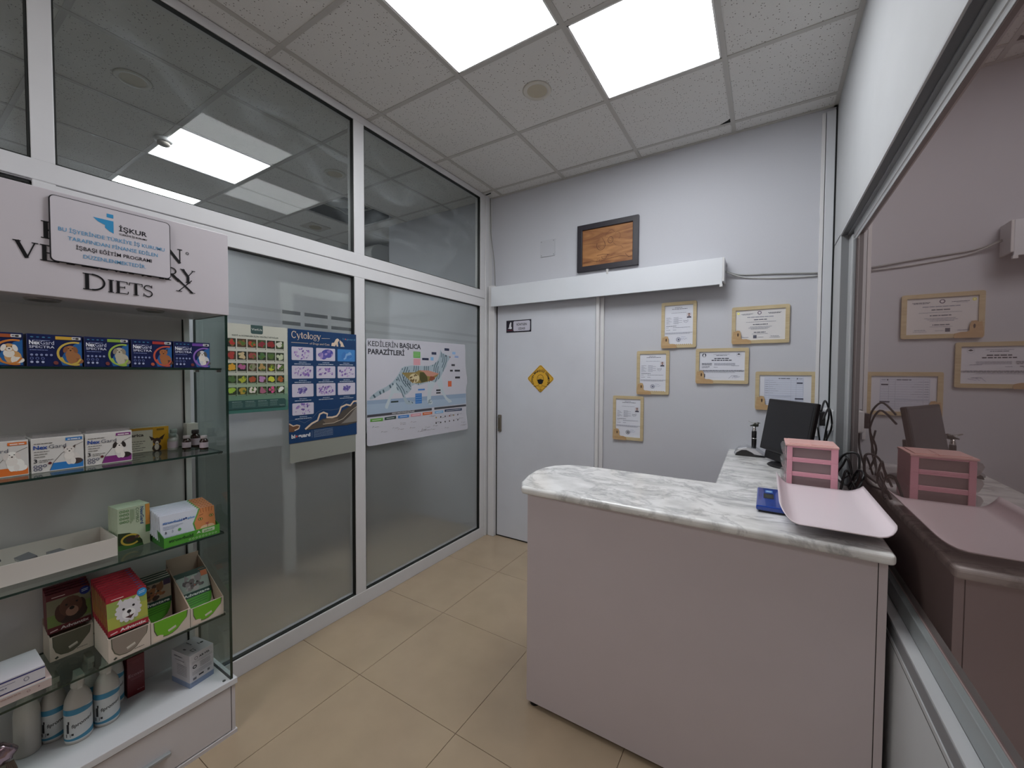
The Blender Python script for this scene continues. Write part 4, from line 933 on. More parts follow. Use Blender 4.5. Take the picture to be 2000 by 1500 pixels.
def vial(x, y, z, r, h, mat, cap, label, lab=True, group='small vials on the second shelf'):
    t = thing('vial', label, 'bottle', (x, y, z), group)
    bm = bmesh.new(); lathe(bm, [(0, 0), (r*.96, 0), (r, .002), (r, h*.60), (r*.86, h*.70), (r*.56, h*.76), (r*.56, h*.80)], (x, y, z), 20); obj('body', bm, mat, t, smooth=True)
    bm = bmesh.new(); lathe(bm, [(r*.74, h*.79), (r*.78, h*.80), (r*.78, h*.97), (r*.7, h), (0, h)], (x, y, z), 18); obj('cap', bm, cap, t, smooth=True)
    if lab:
        bm = bmesh.new(); rings = []
        for zz in (h*.14, h*.52): rings.append([bm.verts.new((x+r*1.012*math.cos(q), y+r*1.012*math.sin(q), z+zz)) for q in [math.radians(-150+d) for d in range(0, 271, 15)]])
        for i in range(len(rings[0])-1): bm.faces.new((rings[0][i], rings[0][i+1], rings[1][i+1], rings[1][i]))
        obj('label', bm, LABL, t, smooth=True, recalc=False)
CAPW = M('#b9aeb2', .4)
vial(-1.988, .690, ZS[1], .0145, .056, AMB, CAPW, 'brown glass vial, front left of the three standing together')
vial(-1.930, .728, ZS[1], .0145, .056, AMB, CAPW, 'brown glass vial, front right of the three standing together')
vial(-2.015, .730, ZS[1], .0165, .072, AMB, M('#2c2326', .4), 'taller brown glass vial with dark cap behind the other two vials')
PALE = M('#a8a6a2', .2, name='cloudy_plastic')
vial(-2.062, .672, ZS[1], .0155, .078, PALE, M('#9aa39f', .3), 'cloudy plastic vial beside the amber dog box', lab=False)
vial(-2.020, .655, ZS[1], .0165, .066, PALE, M('#7e8985', .3), 'cloudy plastic vial just left of the brown vials', lab=True)
o = box('small_carton', -2.084, -2.046, .712, .752, ZS[1], 1.252, M('#c9c6bd', .5), bevel=.001, origin=(-2.07, .72, ZS[1])); setp(o, 'small plain white carton behind the brown vials', 'box')
# shelf 3: open white box, combo boxes, orange-cat tray
t = thing('open_tray_box', 'long low open white cardboard box at the left of the third glass shelf', 'box', (-1.95, .2, ZS[2]))
for nm, q in (('front_wall', (-1.903, -1.900, -.25, .456, ZS[2], .894)), ('back_wall', (-2.083, -2.080, -.25, .456, ZS[2], .894)), ('side_wall', (-2.08, -1.903, .453, .456, ZS[2], .894)), ('side_wall', (-2.08, -1.903, -.25, -.247, ZS[2], .894)), ('bottom', (-2.08, -1.903, -.247, .453, ZS[2], ZS[2]+.003))):
    box(nm, *q, CARDW, t)
rnd = random.Random(4)
for k in range(5):
    y = .06+.07*k; bm = bmesh.new(); p = [(-1.96+rnd.uniform(-.05, .03), y+rnd.uniform(-.02, .02), .838+.032*rnd.random()) for _ in range(1)][0]
    bx(bm, -.03, .03, -.016, .016, 0, .010); bmesh.ops.rotate(bm, verts=bm.verts, cent=(0, 0, 0), matrix=Matrix.Rotation(rnd.uniform(-.6, .6), 3, 'Z') @ Matrix.Rotation(rnd.uniform(-.5, .5), 3, 'X'))
    bmesh.ops.translate(bm, verts=bm.verts, vec=(p[0], p[1], .872+.012*rnd.random()))
    o = obj('blister_pack', bm, M('#9a9da4', .2, metal=.8, bump=.5, bscale=150), origin=p); setp(o, ['leftmost', 'second from left', 'middle', 'second from right', 'rightmost'][k]+' silver blister pack lying in the long open white box', 'blister pack', group='silver blister packs in the open white box')
order = ['front', 'second', 'third', 'fourth', 'fifth', 'sixth', 'seventh', 'eighth', 'ninth', 'tenth', 'eleventh']
def art_combo(b, front):
    a = Art('print', b, (0, -.045, 0), (0, 1, 0), (0, 0, 1), .090, .150, lift=.0003, step=.00005)
    a.poly([(0, 0), (.78, 0), (.74, .14), (.60, .28), (.35, .38), (0, .42)], '#24351a'); a.poly([(0, 0), (.78, 0), (.76, .06), (.4, .08), (0, .13)], '#33602a')
    a.ring(.38, .21, .27, .12, .006, '#b9a03c', a0=10, a1=330, rot=-8); a.ell(.38, .22, .15, .07, '#3a2620'); a.ell(.58, .25, .07, .04, '#5c4038')
    a.rect(.86, .48, 1, .99, '#c98b3f'); a.rect(.86, .30, 1, .48, '#3e7a35'); a.text('NexGard', .70, .95, .010, '#23467f', bold=.02, fit=.70, rot=-90); a.text('COMBO', .56, .95, .009, '#5b7a5a', fit=.60, rot=-90)
    for r_ in range(3):
        for c_ in range(4): a.ring(.10+.10*r_, .92-.085*c_, .035, .022, .0014, '#3c7a34')
    for q in range(3): a.line([(.40+.05*q, .94), (.40+.05*q, .60+.04*q)], .0016, '#8ea883')
    a.done()
def stack(n, proto, place, labels, group):
    """copy a thing with its parts (and sub-parts)"""
    for k in range(n):
        if k == 0: r = proto
        else:
            r = proto.copy(); C.objects.link(r)
            for ch in list(proto.children):
                c = ch.copy(); C.objects.link(c); c.parent = r
                for g in ch.children: d = g.copy(); C.objects.link(d); d.parent = c
        loc, rot = place(k); r.location = loc; r.rotation_euler = rot
        r['label'] = labels(k); r['group'] = group
def localbox(name, hw, h, d, mats, artf, cat='box'):
    # local carton: front face at x=0 facing +x, y centred, z from 0
    t = thing(name, None, cat, (0, 0, 0), local=True); b = box('carton', -d, 0, -hw, hw, 0, h, mats, t, bevel=.0006, seg=1); OFF[b.name] = Vector((0, 0, 0)); artf(b, True); return t
p = localbox('combo_box', .045, .150, .0125, M('#b9c4ab', .4), art_combo)
stack(6, p, lambda k: ((-1.935-.0135*k, .510-.001*k, ZS[2]+.001), (0, 0, math.radians(3))), lambda k: order[k]+' of six pale green and white upright medicine boxes, counted from the front', 'pale green upright boxes on the third shelf')
def art_cat(b, front):
    a = Art('print', b, (0, -.085, 0), (0, 1, 0), (0, 0, 1), .170, .096, lift=.0003, step=.00005)
    OR = M('#c9824f', .5); a.poly([(.62, 0), (1, 0), (1, 1), (.70, 1), (.66, .80), (.57, .45)], '#6fae5a'); a.poly([(.64, 0), (1, 0), (1, 1), (.72, 1), (.68, .80), (.59, .45)], OR)
    for q in range(5): a.line([(.72+.06*q, .99), (.74+.05*q, .80)], .0022, '#a35f35')
    a.ell(.72, .56, .045, .06, '#3a2a1c'); a.ell(.72, .56, .035, .045, '#b9a95a'); a.ell(.72, .56, .012, .03, '#15120d'); a.ell(.93, .62, .045, .06, '#3a2a1c'); a.ell(.93, .62, .035, .045, '#b9a95a'); a.ell(.93, .62, .012, .03, '#15120d')
    a.poly([(.80, .36), (.88, .38), (.845, .27)], '#a4544a'); a.ell(.80, .17, .10, .12, '#d9b596'); a.ell(.90, .18, .08, .12, '#d9b596'); a.line([(.845, .27), (.84, .18), (.78, .14)], .0015, '#5a3426'); a.line([(.70, .7), (.78, .74)], .002, '#8a4f2c')
    a.text('stronghold', .05, .66, .0095, '#3f6fb0', bold=.03, fit=.34); a.ell(.42, .71, .02, .035, '#1f3c78'); a.ell(.46, .73, .02, .035, '#1f3c78'); a.text('plus', .49, .68, .008, '#5a9ad0', bold=.02, fit=.13)
    for q in range(3): a.words(.05, .40-.08*q, .56-.05*q, .0015, M('#8f9ab4'), seed=q)
    a.ell(.09, .34, .012, .05, '#4a4f58'); a.text('3', .19, .31, .010, '#7f889a'); a.ell(.33, .36, .03, .05, '#4f9a48'); a.words(.06, .45, .17, .0015, M('#8f9ab4'), seed=8); a.line([(.64, 0), (.59, .45), (.68, .8), (.72, 1)], .002, '#5aa048')
    a.done()
p = localbox('cat_medicine_box', .085, .096, .011, M('#c9cdd8', .35), art_cat)
stack(7, p, lambda k: ((-1.853-.0125*k, .648-.0015*k, .8425+.0035*k), (0, math.radians(-12), math.radians(-4))), lambda k: order[k]+' of seven white boxes printed with an orange cat, counted from the front', 'orange cat boxes in the green tray')
GREEN = M('#4d9a34', .45, name='green_print_card'); GREEND = M('#2f6b2a', .5)
t = thing('green_display_tray', 'green cardboard display tray holding the orange cat boxes on the third shelf', 'display tray', (-1.9, .65, ZS[2]))
def traygeo(t, y0, y1, xf, xb, z, hf, hs_b, hb, mat, matin, side=None):
    f = box('front_flap', xf-.0025, xf, y0, y1, z, z+hf, mat, t)
    for ya, yb in ((y0, y0+.002), (y1-.002, y1)):
        bm = bmesh.new(); prism(bm, [(xf-.0025, z), (xf-.0025, z+hf), (xb+.0025, z+hs_b), (xb+.0025, z)], 'y', ya, yb); obj('side_flap', bm, side or matin, t)
    box('back_flap', xb, xb+.0025, y0, y1, z, z+hb, matin, t); box('bottom', xb+.0025, xf-.0025, y0+.002, y1-.002, z, z+.002, matin, t); return f
f = traygeo(t, .562, .738, -1.828, -1.962, ZS[2], .036, .075, .075, GREEN, GREEND)
a = Art('print', f, (-1.828, .562, ZS[2]), (0, 1, 0), (0, 0, 1), .176, .036, lift=.0004)
a.text('stronghold', .08, .45, .012, '#16421a', bold=.03, fit=.42); a.rect(.66, .52, .90, .92, '#b9c9ae', rad=.003); a.text('plus', .70, .62, .007, '#4d8a44', bold=.03, fit=.16); a.poly([(.56, .6), (.60, .9), (.64, .6), (.60, .66)], '#d2dcd0')
for q in range(9): a.ring(.44+.06*q, .22, .016, .08, .0012, '#b4cfa8')
a.done()
# shelf 4: four trays of spot-on treatment
GREYP = M('#8d8278', .5); TRW = M('#cfc4b8', .55, name='tray_white'); LIME = M('#6cae2a', .45)
def shield(a, c, text=True, lines=True):
    a.poly([(.06, .98), (.94, .98)]+[(.94-.02*q*q/6, .98-.11*q) for q in range(1, 4)]+[(.78, .45), (.66, .25), (.52, .14), (.40, .12), (.24, .16), (.13, .32), (.07, .58)], '#55584a')
    a.poly([(.08, .98), (.92, .98), (.90, .66), (.77, .45), (.65, .27), (.52, .165), (.40, .145), (.25, .19), (.15, .34), (.09, .6)], c)
    if text: a.line([(.42, .34), (.62, .44)], .006, '#cfcabf'); a.line([(.43, .28), (.63, .38)], .0014, '#cfcabf')
def art_dog(col, dogc, bg1, bg2, head, badge, word, kind):
    def f(b, front):
        W_, H_ = (.104, .128)
        a = Art('print', b, (0, -.052, 0), (0, 1, 0), (0, 0, 1), W_, H_, lift=.0003, step=.00005)
        a.rect(0, .14, 1, .86, bg1); a.rect(0, .14, .3, .45, bg2); a.rect(.7, .2, 1, .6, bg2); a.rect(0, .84, 1, 1, col); a.line([(.12, .90), (.42, .90)], .0022, '#e0c8c4')
        r = random.Random(3)
        if kind == 'white':
            a.poly([(.24, .74), (.34, .86), (.42, .72)], dogc); a.poly([(.66, .74), (.78, .86), (.82, .66)], dogc); a.ell(.52, .52, .30, .28, dogc)
            for q in range(14): t_ = q*2*PI/14; a.ell(.52+.28*math.cos(t_), .51+.25*math.sin(t_), .06, .055, dogc, n=7)
            a.ell(.52, .42, .17, .14, '#e4e2e2'); a.ell(.53, .47, .055, .045, '#161214'); a.ell(.40, .57, .035, .03, '#161214'); a.ell(.65, .60, .035, .03, '#161214'); a.poly([(.42, .35), (.66, .38), (.56, .28)], '#4a2d2d'); a.line([(.53, .43), (.53, .36)], .0016, '#3a2a2a')
        elif kind == 'brown':
            a.ell(.56, .36, .36, .24, '#33201a'); a.ell(.30, .46, .13, .22, '#4a2c22'); a.ell(.78, .50, .11, .20, '#3a221b'); a.ell(.54, .56, .27, .26, dogc); a.ell(.56, .42, .15, .13, '#9a7563'); a.ell(.56, .50, .06, .045, '#120d0c'); a.ell(.44, .62, .03, .025, '#120d0c'); a.ell(.68, .64, .03, .025, '#120d0c')
        a.ell(.88, .86, .13, .11, badge); a.line([(.80, .88), (.96, .90)], .0016, '#d5e4ef'); a.line([(.80, .84), (.95, .86)], .0016, '#d5e4ef')
        a.rect(0, 0, 1, .15, col); a.line([(.05, .04), (.22, .065)], .0035, '#d9c0bc'); a.text(word, .28, .035, .0095, '#d8d2d2', bold=.03, fit=.66)
        a.done()
    return f
p = localbox('dog_spot_on_box', .052, .128, .0115, M('#86202c', .4), art_dog('#97202e', '#cfccd0', '#8fa052', '#a3a84a', None, '#2f86bf', 'Advantix', 'white'))
stack(10, p, lambda k: ((-1.838-.0128*k, .465-.001*k, .584+.0040*k), (0, math.radians(-8), 0)), lambda k: order[k]+' of ten red boxes with a white terrier, counted from the front of the tray', 'red terrier boxes in the second tray')
p = localbox('dog_spot_on_box', .052, .128, .0115, M('#6d1a26', .4), art_dog('#5e1a24', '#5c3a2c', '#7d7a62', '#6f8246', None, '#20307a', 'Advantix', 'brown'))
stack(4, p, lambda k: ((-2.018-.0125*k, .360, .587+.005*k), (0, math.radians(-7), 0)), lambda k: order[k]+' of four dark red boxes with a brown spaniel, counted from the front', 'dark red spaniel boxes in the back tray')
def art_adv(catc, bg, badge):
    def f(b, front):
        a = Art('print', b, (0, -.052, 0), (0, 1, 0), (0, 0, 1), .104, .168, lift=.0003, step=.00005)
        a.rect(0, .50, 1, .97, bg); a.rect(0, .93, 1, 1, '#1c3a30')
        blobs(a, .5, .72, .36, .20, catc, 26, 5, .12, .34); a.poly([(.22, .80), (.28, .95), (.40, .86)], catc[0]); a.poly([(.58, .86), (.74, .95), (.78, .8)], catc[0]); a.ell(.42, .74, .035, .02, '#1b1510'); a.ell(.62, .74, .035, .02, '#1b1510'); a.ell(.52, .68, .03, .018, '#a06a5a')
        a.rect(.78, .83, .99, .96, badge); a.rect(0, .42, 1, .54, '#173c34'); a.text('Advantage', .10, .45, .0105, '#d4dad4', bold=.03, fit=.84); a.rect(.02, .46, .08, .50, '#d4dad4')
        a.poly([(.08, .42), (.98, .42), (.94, .28), (.84, .16), (.66, .08), (.50, .06), (.30, .13), (.16, .24)], '#4f9f2e')
        for q in range(3): a.line([(.16, .355-.05*q), (.86-.03*q, .375-.05*q)], .0018, '#24501a')
        a.done()
    return f
p = localbox('cat_spot_on_box', .052, .168, .013, M('#c3b8aa', .5), art_adv(['#6b4a2c', '#8a5c34', '#33241c', '#7a4a2c'], '#8f8470', '#2c1c3c'))
stack(4, p, lambda k: ((-1.946-.014*k, .568, .5065+.003*k), (0, math.radians(-5), 0)), lambda k: order[k]+' of four green boxes with a spotted brown cat, from the front', 'spotted cat boxes in the third tray')
p = localbox('cat_spot_on_box', .050, .160, .013, M('#c3b8aa', .5), art_adv(['#8f8484', '#6a5c5c', '#b0a6a4', '#54484a'], '#9aa49c', '#c4683a'))
stack(2, p, lambda k: ((-1.880-.0175*k, .690, .512+.001*k), (0, math.radians(-33), 0)), lambda k: ('front' if k == 0 else 'rear')+' one of two slumped green and white boxes with a grey tabby', 'tabby boxes in the right tray')
def spot_tray(label, y0, y1, xf, xb, hf, hs, hb, col, white, grp='cardboard display trays on the fourth shelf'):
    t = thing('display_tray', label, 'display tray', ((xf+xb)/2, (y0+y1)/2, ZS[3]), grp)
    f = traygeo(t, y0, y1, xf, xb, ZS[3], hf, hs, hb, TRW, CARD, CARD if not white else TRW)
    a = Art('print', f, (xf, y0, ZS[3]), (0, 1, 0), (0, 0, 1), y1-y0, hf, lift=.0004); shield(a, col, text=True)
    if white: a.poly([(.10, .10), (.16, .16), (.20, .10), (.14, .04)], '#3a4038'); a.words(.6, .85, .16, .002, M('#5c5c58'), seed=4)
    else: a.poly([(.05, .06), (.28, .06), (.30, .24), (.22, .30), (.05, .30)], '#d9c8ba')
    a.done(); return t
spot_tray('white tray with grey shield at the back, dark red spaniel boxes inside', .308, .412, -2.000, -2.092, .083, .10, .12, M('#5f5e50', .5), True)
spot_tray('white tray with grey shield at the shelf edge, red terrier boxes inside', .411, .519, -1.830, -1.985, .080, .12, .13, GREYP, True)
spot_tray('brown cardboard tray with lime shield holding the spotted brown cat boxes', .521, .636, -1.830, -2.02, .076, .17, .18, LIME, False)
spot_tray('brown cardboard tray with lime shield at the right shelf end by the side glass', .638, .748, -1.830, -2.06, .070, .185, .20, LIME, False)
t, b = carton('flat_medicine_box', 'long flat pinkish box, the lower one at the fourth shelf left end', .03, .288, ZS[3], .528, -1.852, .14, M('#c6b3ae', .4))
a = Art('print', b, (-1.852, .03, ZS[3]), (0, 1, 0), (0, 0, 1), .258, .0285, lift=.0003); a.rect(0, .85, 1, 1, '#d8d6d8'); a.ring(.82, .5, .012, .11, .001, '#8a6a66'); a.ell(.90, .55, .006, .05, '#5c2c38'); a.words(.4, .76, .6, .0025, M('#a4857e'), seed=2); a.done()
t, b = carton('flat_medicine_box', 'long flat white box with blue stripes lying on the pinkish flat box', .01, .276, .5285, .572, -1.858, .13, M('#cfcdd4', .4))
a = Art('print', b, (-1.858, .01, .5285), (0, 1, 0), (0, 0, 1), .266, .0435, lift=.0003); a.rect(0, .80, 1, .90, '#3d3f78'); a.rect(0, .02, 1, .10, '#2c2d60'); a.line([(.3, .6), (.78, .62)], .0012, '#4a4c7a'); a.words(.4, .72, .38, .003, M('#6a6c88'), seed=2); a.ring(.86, .5, .018, .13, .0012, '#4a4a6a'); a.rect(0, .44, .3, .48, '#4a4c7a'); a.done()
# cabinet base: bottles, red box, white carton
BZ = .2275
MILK = M('#bdbab4', .35, name='milky_plastic')
def spray(x, y, r, h, label, rot=0, labelled=True, group='white spray bottles on the cabinet base'):
    t = thing('spray_bottle', label, 'bottle', (x, y, BZ), group)
    bm = bmesh.new(); lathe(bm, [(0, 0), (r*.95, 0), (r, .004), (r, h*.52), (r*.93, h*.60), (r*.66, h*.69), (r*.44, h*.74), (r*.44, h*.78)], (x, y, BZ), 28); obj('body', bm, MILK, t, smooth=True)
    bm = bmesh.new(); lathe(bm, [(r*.5, h*.76), (r*.5, h*.84), (r*.36, h*.86), (r*.30, h*.96), (0, h*.97)], (x, y, BZ), 18); bx(bm, x-.008, x+.042, y-.009, y+.009, BZ+h*.90, BZ+h*.985)
    prism(bm, [(x+.024, BZ+h*.91), (x+.030, BZ+h*.91), (x+.033, BZ+h*.80), (x+.028, BZ+h*.76), (x+.027, BZ+h*.82)], 'y', y-.006, y+.006)
    obj('trigger_head', bm, M('#c3c1bb', .35), t, bevel=.001)
    if labelled:
        bm = bmesh.new(); R_ = r*1.012; n = 24
        def band(z0f, z1f, mi):
            vs = []
            for i in range(n+1):
                q = math.radians(-112+224*i/n); u = i/n
                vs.append((bm.verts.new((x+R_*(1+.003*mi)*math.cos(q), y+R_*(1+.003*mi)*math.sin(q), BZ+z0f(u)*h)), bm.verts.new((x+R_*(1+.003*mi)*math.cos(q), y+R_*(1+.003*mi)*math.sin(q), BZ+z1f(u)*h))))
            for p_, q_ in zip(vs, vs[1:]): bm.faces.new((p_[0], q_[0], q_[1], p_[1])).material_index = mi
        band(lambda u: .035, lambda u: .50, 0)
        band(lambda u: .055, lambda u: .085+.10*max(0, u-.3), 1); band(lambda u: .42, lambda u: .50-.14*max(0, u-.55)+0*u, 1)
        lb = obj('label', bm, [M('#c9cdce', .4), M('#3f86a8', .4)], t, smooth=True, recalc=False)
        v, f = glyphs('fipromed', .02); bm = bmesh.new(); mx_ = max(p[0] for p in v); vv = []
        for px_, py_ in v:
            q = math.radians(-38+85*px_/mx_); rr_ = R_*1.008; vv.append(bm.verts.new((x+rr_*math.cos(q), y+rr_*math.sin(q), BZ+h*(.235+.05*px_/mx_)+py_*.017)))
        for fc in f:
            try: bm.faces.new([vv[i] for i in fc])
            except ValueError: pass
        for (q0, q1, z0_, z1_) in ((-62, -50, .17, .30), (-66, -44, .11, .16), (-56, -48, .30, .34), (-40, -30, .13, .16)):
            q0, q1 = math.radians(q0), math.radians(q1); rr_ = R_*1.008
            bm.faces.new([bm.verts.new((x+rr_*math.cos(q), y+rr_*math.sin(q), BZ+h*zz)) for q, zz in ((q0, z0_), (q1, z0_), (q1, z1_), (q0, z1_))])
        obj('lettering', bm, M('#232327', .5), lb, recalc=False)
    return t
spray(-1.958, .362, .034, .235, 'labelled white spray bottle nearest the front edge of the base')
spray(-1.968, .434, .034, .235, 'labelled white spray bottle just left of the red box')
spray(-2.030, .318, .032, .225, 'labelled white spray bottle partly hidden behind the foremost one')
spray(-2.045, .405, .030, .235, 'labelled white spray bottle in the back row between two bottles')
spray(-2.052, .470, .031, .235, 'labelled white spray bottle in the back row touching the red box')
spray(-2.020, .258, .030, .250, 'unlabelled translucent spray bottle at the left beside the foil pouch', labelled=False)
t, b = carton('red_carton', 'narrow dark red carton standing on the base right of the spray bottles', .505, .556, BZ, .378, -2.030, .045, M('#6a121c', .35, name='dark_red_carton'))
a = Art('print', b, (-2.030, .505, BZ), (0, 1, 0), (0, 0, 1), .051, .1505, lift=.0003); a.text('Ecosin', .08, .50, .0125, '#b98a90', fit=.84); a.line([(.1, .46), (.95, .46)], .0007, '#9a5a62'); a.words(.2, .8, .42, .0016, M('#9a5a62'), seed=1); a.words(.2, .8, .88, .002, M('#8a3a44'), seed=2); a.words(.3, .7, .84, .002, M('#8a3a44'), seed=3); a.words(.55, .95, .10, .003, M('#a98288'), seed=4); a.done()
t = thing('white_carton', 'square white carton with black print and blue lower edge at the right of the base', 'box', (-1.895, .695, BZ), local=True); t.rotation_euler = (0, 0, math.radians(10))
b = box('carton', -.115, 0, -.044, .044, 0, .128, M('#c6c4c9', .45, noise=.01), t, bevel=.001); OFF[b.name] = Vector((0, 0, 0))
K = M('#2a2a30', .5); K2 = M('#66666e', .5); BLU = M('#8292b0', .5)
a = Art('front_print', b, (0, -.044, 0), (0, 1, 0), (0, 0, 1), .088, .128, lift=.0003)
a.rect(0, 0, 1, .16, BLU); a.text('AR:YEL', .38, .82, .008, K, bold=.03, fit=.46); a.ring(.26, .85, .06, .04, .0014, K); a.line([(.08, .73), (.96, .73)], .001, K2); a.line([(.08, .77), (.96, .77)], .0008, K2); a.ell(.20, .60, .09, .055, K); a.ell(.20, .60, .05, .025, '#b9b9be')
for q in range(5): a.words(.42, .85, .66-.035*q, .0015, K2, seed=q)
for q in range(3): a.words(.1, .9, .45-.04*q, .0013, K2, seed=9+q)
a.rect(.36, .25, .56, .30, K); a.rect(.12, .20, .26, .27, K2); a.rect(.72, .24, .82, .31, K2); a.line([(.05, .12), (.3, .12)], .001, K); a.done()
a = Art('side_print', b, (-.115, -.044, 0), (1, 0, 0), (0, 0, 1), .115, .128, lift=.0003)
a.rect(0, 0, 1, .16, BLU); a.words(.15, .6, .85, .004, K2, seed=2); a.words(.2, .7, .75, .002, K2, seed=3)
for q in range(7): a.words(.3, .85, .62-.05*q, .0014, K2, seed=q)
a.done()
a = Art('top_print', b, (-.115, -.044, .128), (1, 0, 0), (0, 1, 0), .115, .088, lift=.0003)
a.ell(.55, .84, .05, .07, K); a.ell(.45, .2, .07, .04, K2); a.rect(.65, .25, .85, .4, K2); a.rect(.68, .28, .82, .37, '#c6c4c9'); a.words(.1, .4, .5, .004, K2, seed=2); a.line([(.02, .46), (.98, .46)], .0006, '#8a8a90'); a.words(.45, .6, .7, .004, K2, seed=6); a.done()
t = thing('foil_pouch', 'shiny silver-pink foil pouch with a brown tassel at the far left of the base', 'pouch', (-1.95, .205, BZ))
bm = bmesh.new(); bmesh.ops.create_icosphere(bm, subdivisions=3, radius=1)
rnd = random.Random(9)
for v in bm.verts: s = 1+.10*math.sin(v.co.y*9+v.co.z*7)+.05*rnd.random(); v.co = Vector((-1.955+v.co.x*.022*s, .190+v.co.y*.038*s, BZ+.072+v.co.z*.034*s))
obj('pouch_body', bm, M('#a58f98', .18, metal=.85, name='pink_foil'), t, smooth=True)
bm = bmesh.new()
for q in range(5): tube(bm, [(-1.935, .205+.003*q, BZ+.05), (-1.93, .207+.004*q, BZ+.025), (-1.93, .205+.005*q, BZ+.001)], .0025, 5)
obj('tassel', bm, M('#55453a', .6), t)
bm = bmesh.new(); lathe(bm, [(0, 0), (.024, 0), (.026, .03), (.01, .042)], (-1.955, .190, BZ), 14); obj('pouch_foot', bm, M('#8f8c78', .5), t, smooth=True)

# ================================================================== POSTERS ON THE PARTITION
PX = XP-.0285
def poster(name, label, y0, y1, z0, z1, col, corners=None, x=PX):
    t = thing(name, label, 'poster', (x, (y0+y1)/2, z0), None)
    bm = bmesh.new()
    if corners: prism(bm, corners, 'x', x-.0008, x)
    else: bx(bm, x-.0008, x, y0, y1, z0, z1)
    s = obj('sheet', bm, col, t)
    return t, s, Art('print', s, (x, y0, z0), (0, 1, 0), (0, 0, 1), y1-y0, z1-z0, lift=.0003, step=.00006)
# plants poster
PXP = XP+.0015
t, s, a = poster('poison_plant_poster', 'cream and green poster with a grid of thirty plant photos', .890, 1.177, 1.272, 1.697, M('#c9cabd', .35), x=PXP)
g = ['#c3c6b6', '#b4bfa8', '#9fb397', '#84a083', '#6a8d76', '#4f7c6a']
for q, c in enumerate(g): a.rect(0, .50-.075*(q+1), 1, .50-.075*q, c)
a.rect(0, 0, 1, .05, '#3c6f66'); a.rect(.383, .90, .578, 1, '#35504e', rad=.008); a.rect(.383, .95, .578, 1, '#35504e'); a.text('VetUs', .48, .94, .0105, '#cfd2cc', bold=.01, align='c', fit=.17)
a.text('KEDİ ve KÖPEKLER İÇİN ZEHİRLİ BİTKİLER', .47, .862, .0068, '#46524a', bold=.02, align='c', fit=.745)
TH = ['#b03028 #8a5a34 #b5482f #8a2c38 #8c2a2a #cfcfc0', '#a83a34 #c9b48a #9a4a44 #4a7040 #4c6a3c #c0c8a8', '#d8a030 #b0608c #8c8c70 #b09058 #b8c038 #e0c8d0', '#4a6a3a #a8b038 #a85030 #b888b8 #c8cc40 #b0602c', '#9cc040 #b09838 #e4dcd0 #a8647c #d85890 #e8e8e0']
pal = [['#9a2f2a', '#7c3a2a', '#7a2a2a', '#c7bd8a', '#4f6a34'], ['#7c2f2c', '#b3a58a', '#8b3a3a', '#42663c', '#3c5c36'], ['#c98a2c', '#a2547c', '#8a8a6c', '#a58f5c', '#9fb33c'], ['#4a6a2e', '#7aa03a', '#a5502e', '#a07aa0', '#b3c23c'], ['#9ab33a', '#a08a34', '#c7bfb0', '#9a5a6c', '#c04a74', '#d0d0cc']]
rnd = random.Random(12)
for r_ in range(5):
    for c_ in range(6):
        x0, x1 = ((.016, .153), (.172, .312), (.330, .470), (.489, .624), (.642, .778), (.796, .932))[c_]; y0, y1 = ((.741, .835), (.602, .694), (.473, .562), (.341, .424), (.214, .292))[r_]
        bgc = rnd.choice(['#2e3a24', '#3c4a2c', '#4a3a28', '#262a20']); col = TH[r_].split()[c_]; a.rect(x0, y0, x1, y1, bgc)
        blobs(a, (x0+x1)/2, (y0+y1)/2, .068, .046, [col, col, col, col, '#55702f'], 15, r_*10+c_, .25, .5)
        a.line([(x0+.01, y0-.012), (x1-.03, y0-.012)], .0012, '#8d9384'); a.ell(x1-.008, y0-.012, .008, .006, '#3a4238')
a.rect(.01, .05, .955, .145, '#2f5350', rad=.012); a.rect(.01, .045, .955, .08, '#2f5350')
for q in range(4): a.words(.08+.2*q, .22+.2*q, .125, .002, M('#9fb5ae'), seed=q); [a.words(.08+.2*q, .24+.2*q-.04*(q == 3), .11-.014*j, .0014, M('#7f9a93'), seed=q*7+j) for j in range(4)]
a.text('VetUs', .84, .06, .006, '#a9bdb6', fit=.09); a.done()
# cytology poster
t, s, a = poster('cytology_poster', 'dark blue cytology poster with ten purple microscope pictures', 1.180, 1.597, 1.090, 1.697, M('#123a66', .3), x=PXP)
CR = M('#d9c3ac', .5)
a.serif('C', .041, .922, .036, CR, kx=1.0); a.serif('ytology', .112, .922, .036, CR, fit=.33)
a.line([(.455, .935), (.578, .939)], .0018, CR); a.line([(.041, .882), (.264, .882)], .0022, CR); a.text('of Dogs and Cats', .285, .874, .011, CR, fit=.285)
a.poly([(.597, .872), (.605, .90), (.64, .905), (.665, .935), (.69, .948), (.715, .94), (.72, .925), (.70, .915), (.70, .89), (.705, .87), (.68, .87), (.672, .892), (.655, .87)], CR); a.poly([(.73, .935), (.745, .925), (.775, .91), (.79, .885), (.806, .87), (.74, .87), (.745, .89), (.725, .91)], CR)
a.text('bi guard', .775, .938, .012, '#4f7f9c', bold=.01, fit=.205); a.ell(.823, .945, .010, .007, '#c05a5a')
cols = ['#6a5aa0', '#7d5fa8', '#8f6fb4', '#584a90']
boxes = [(c_, r_) for r_ in range(3) for c_ in range(3)]+[(0, 3)]
ytop = [.846, .680, .520, .350]; xc = [(.044, .331), (.374, .655), (.691, .974)]
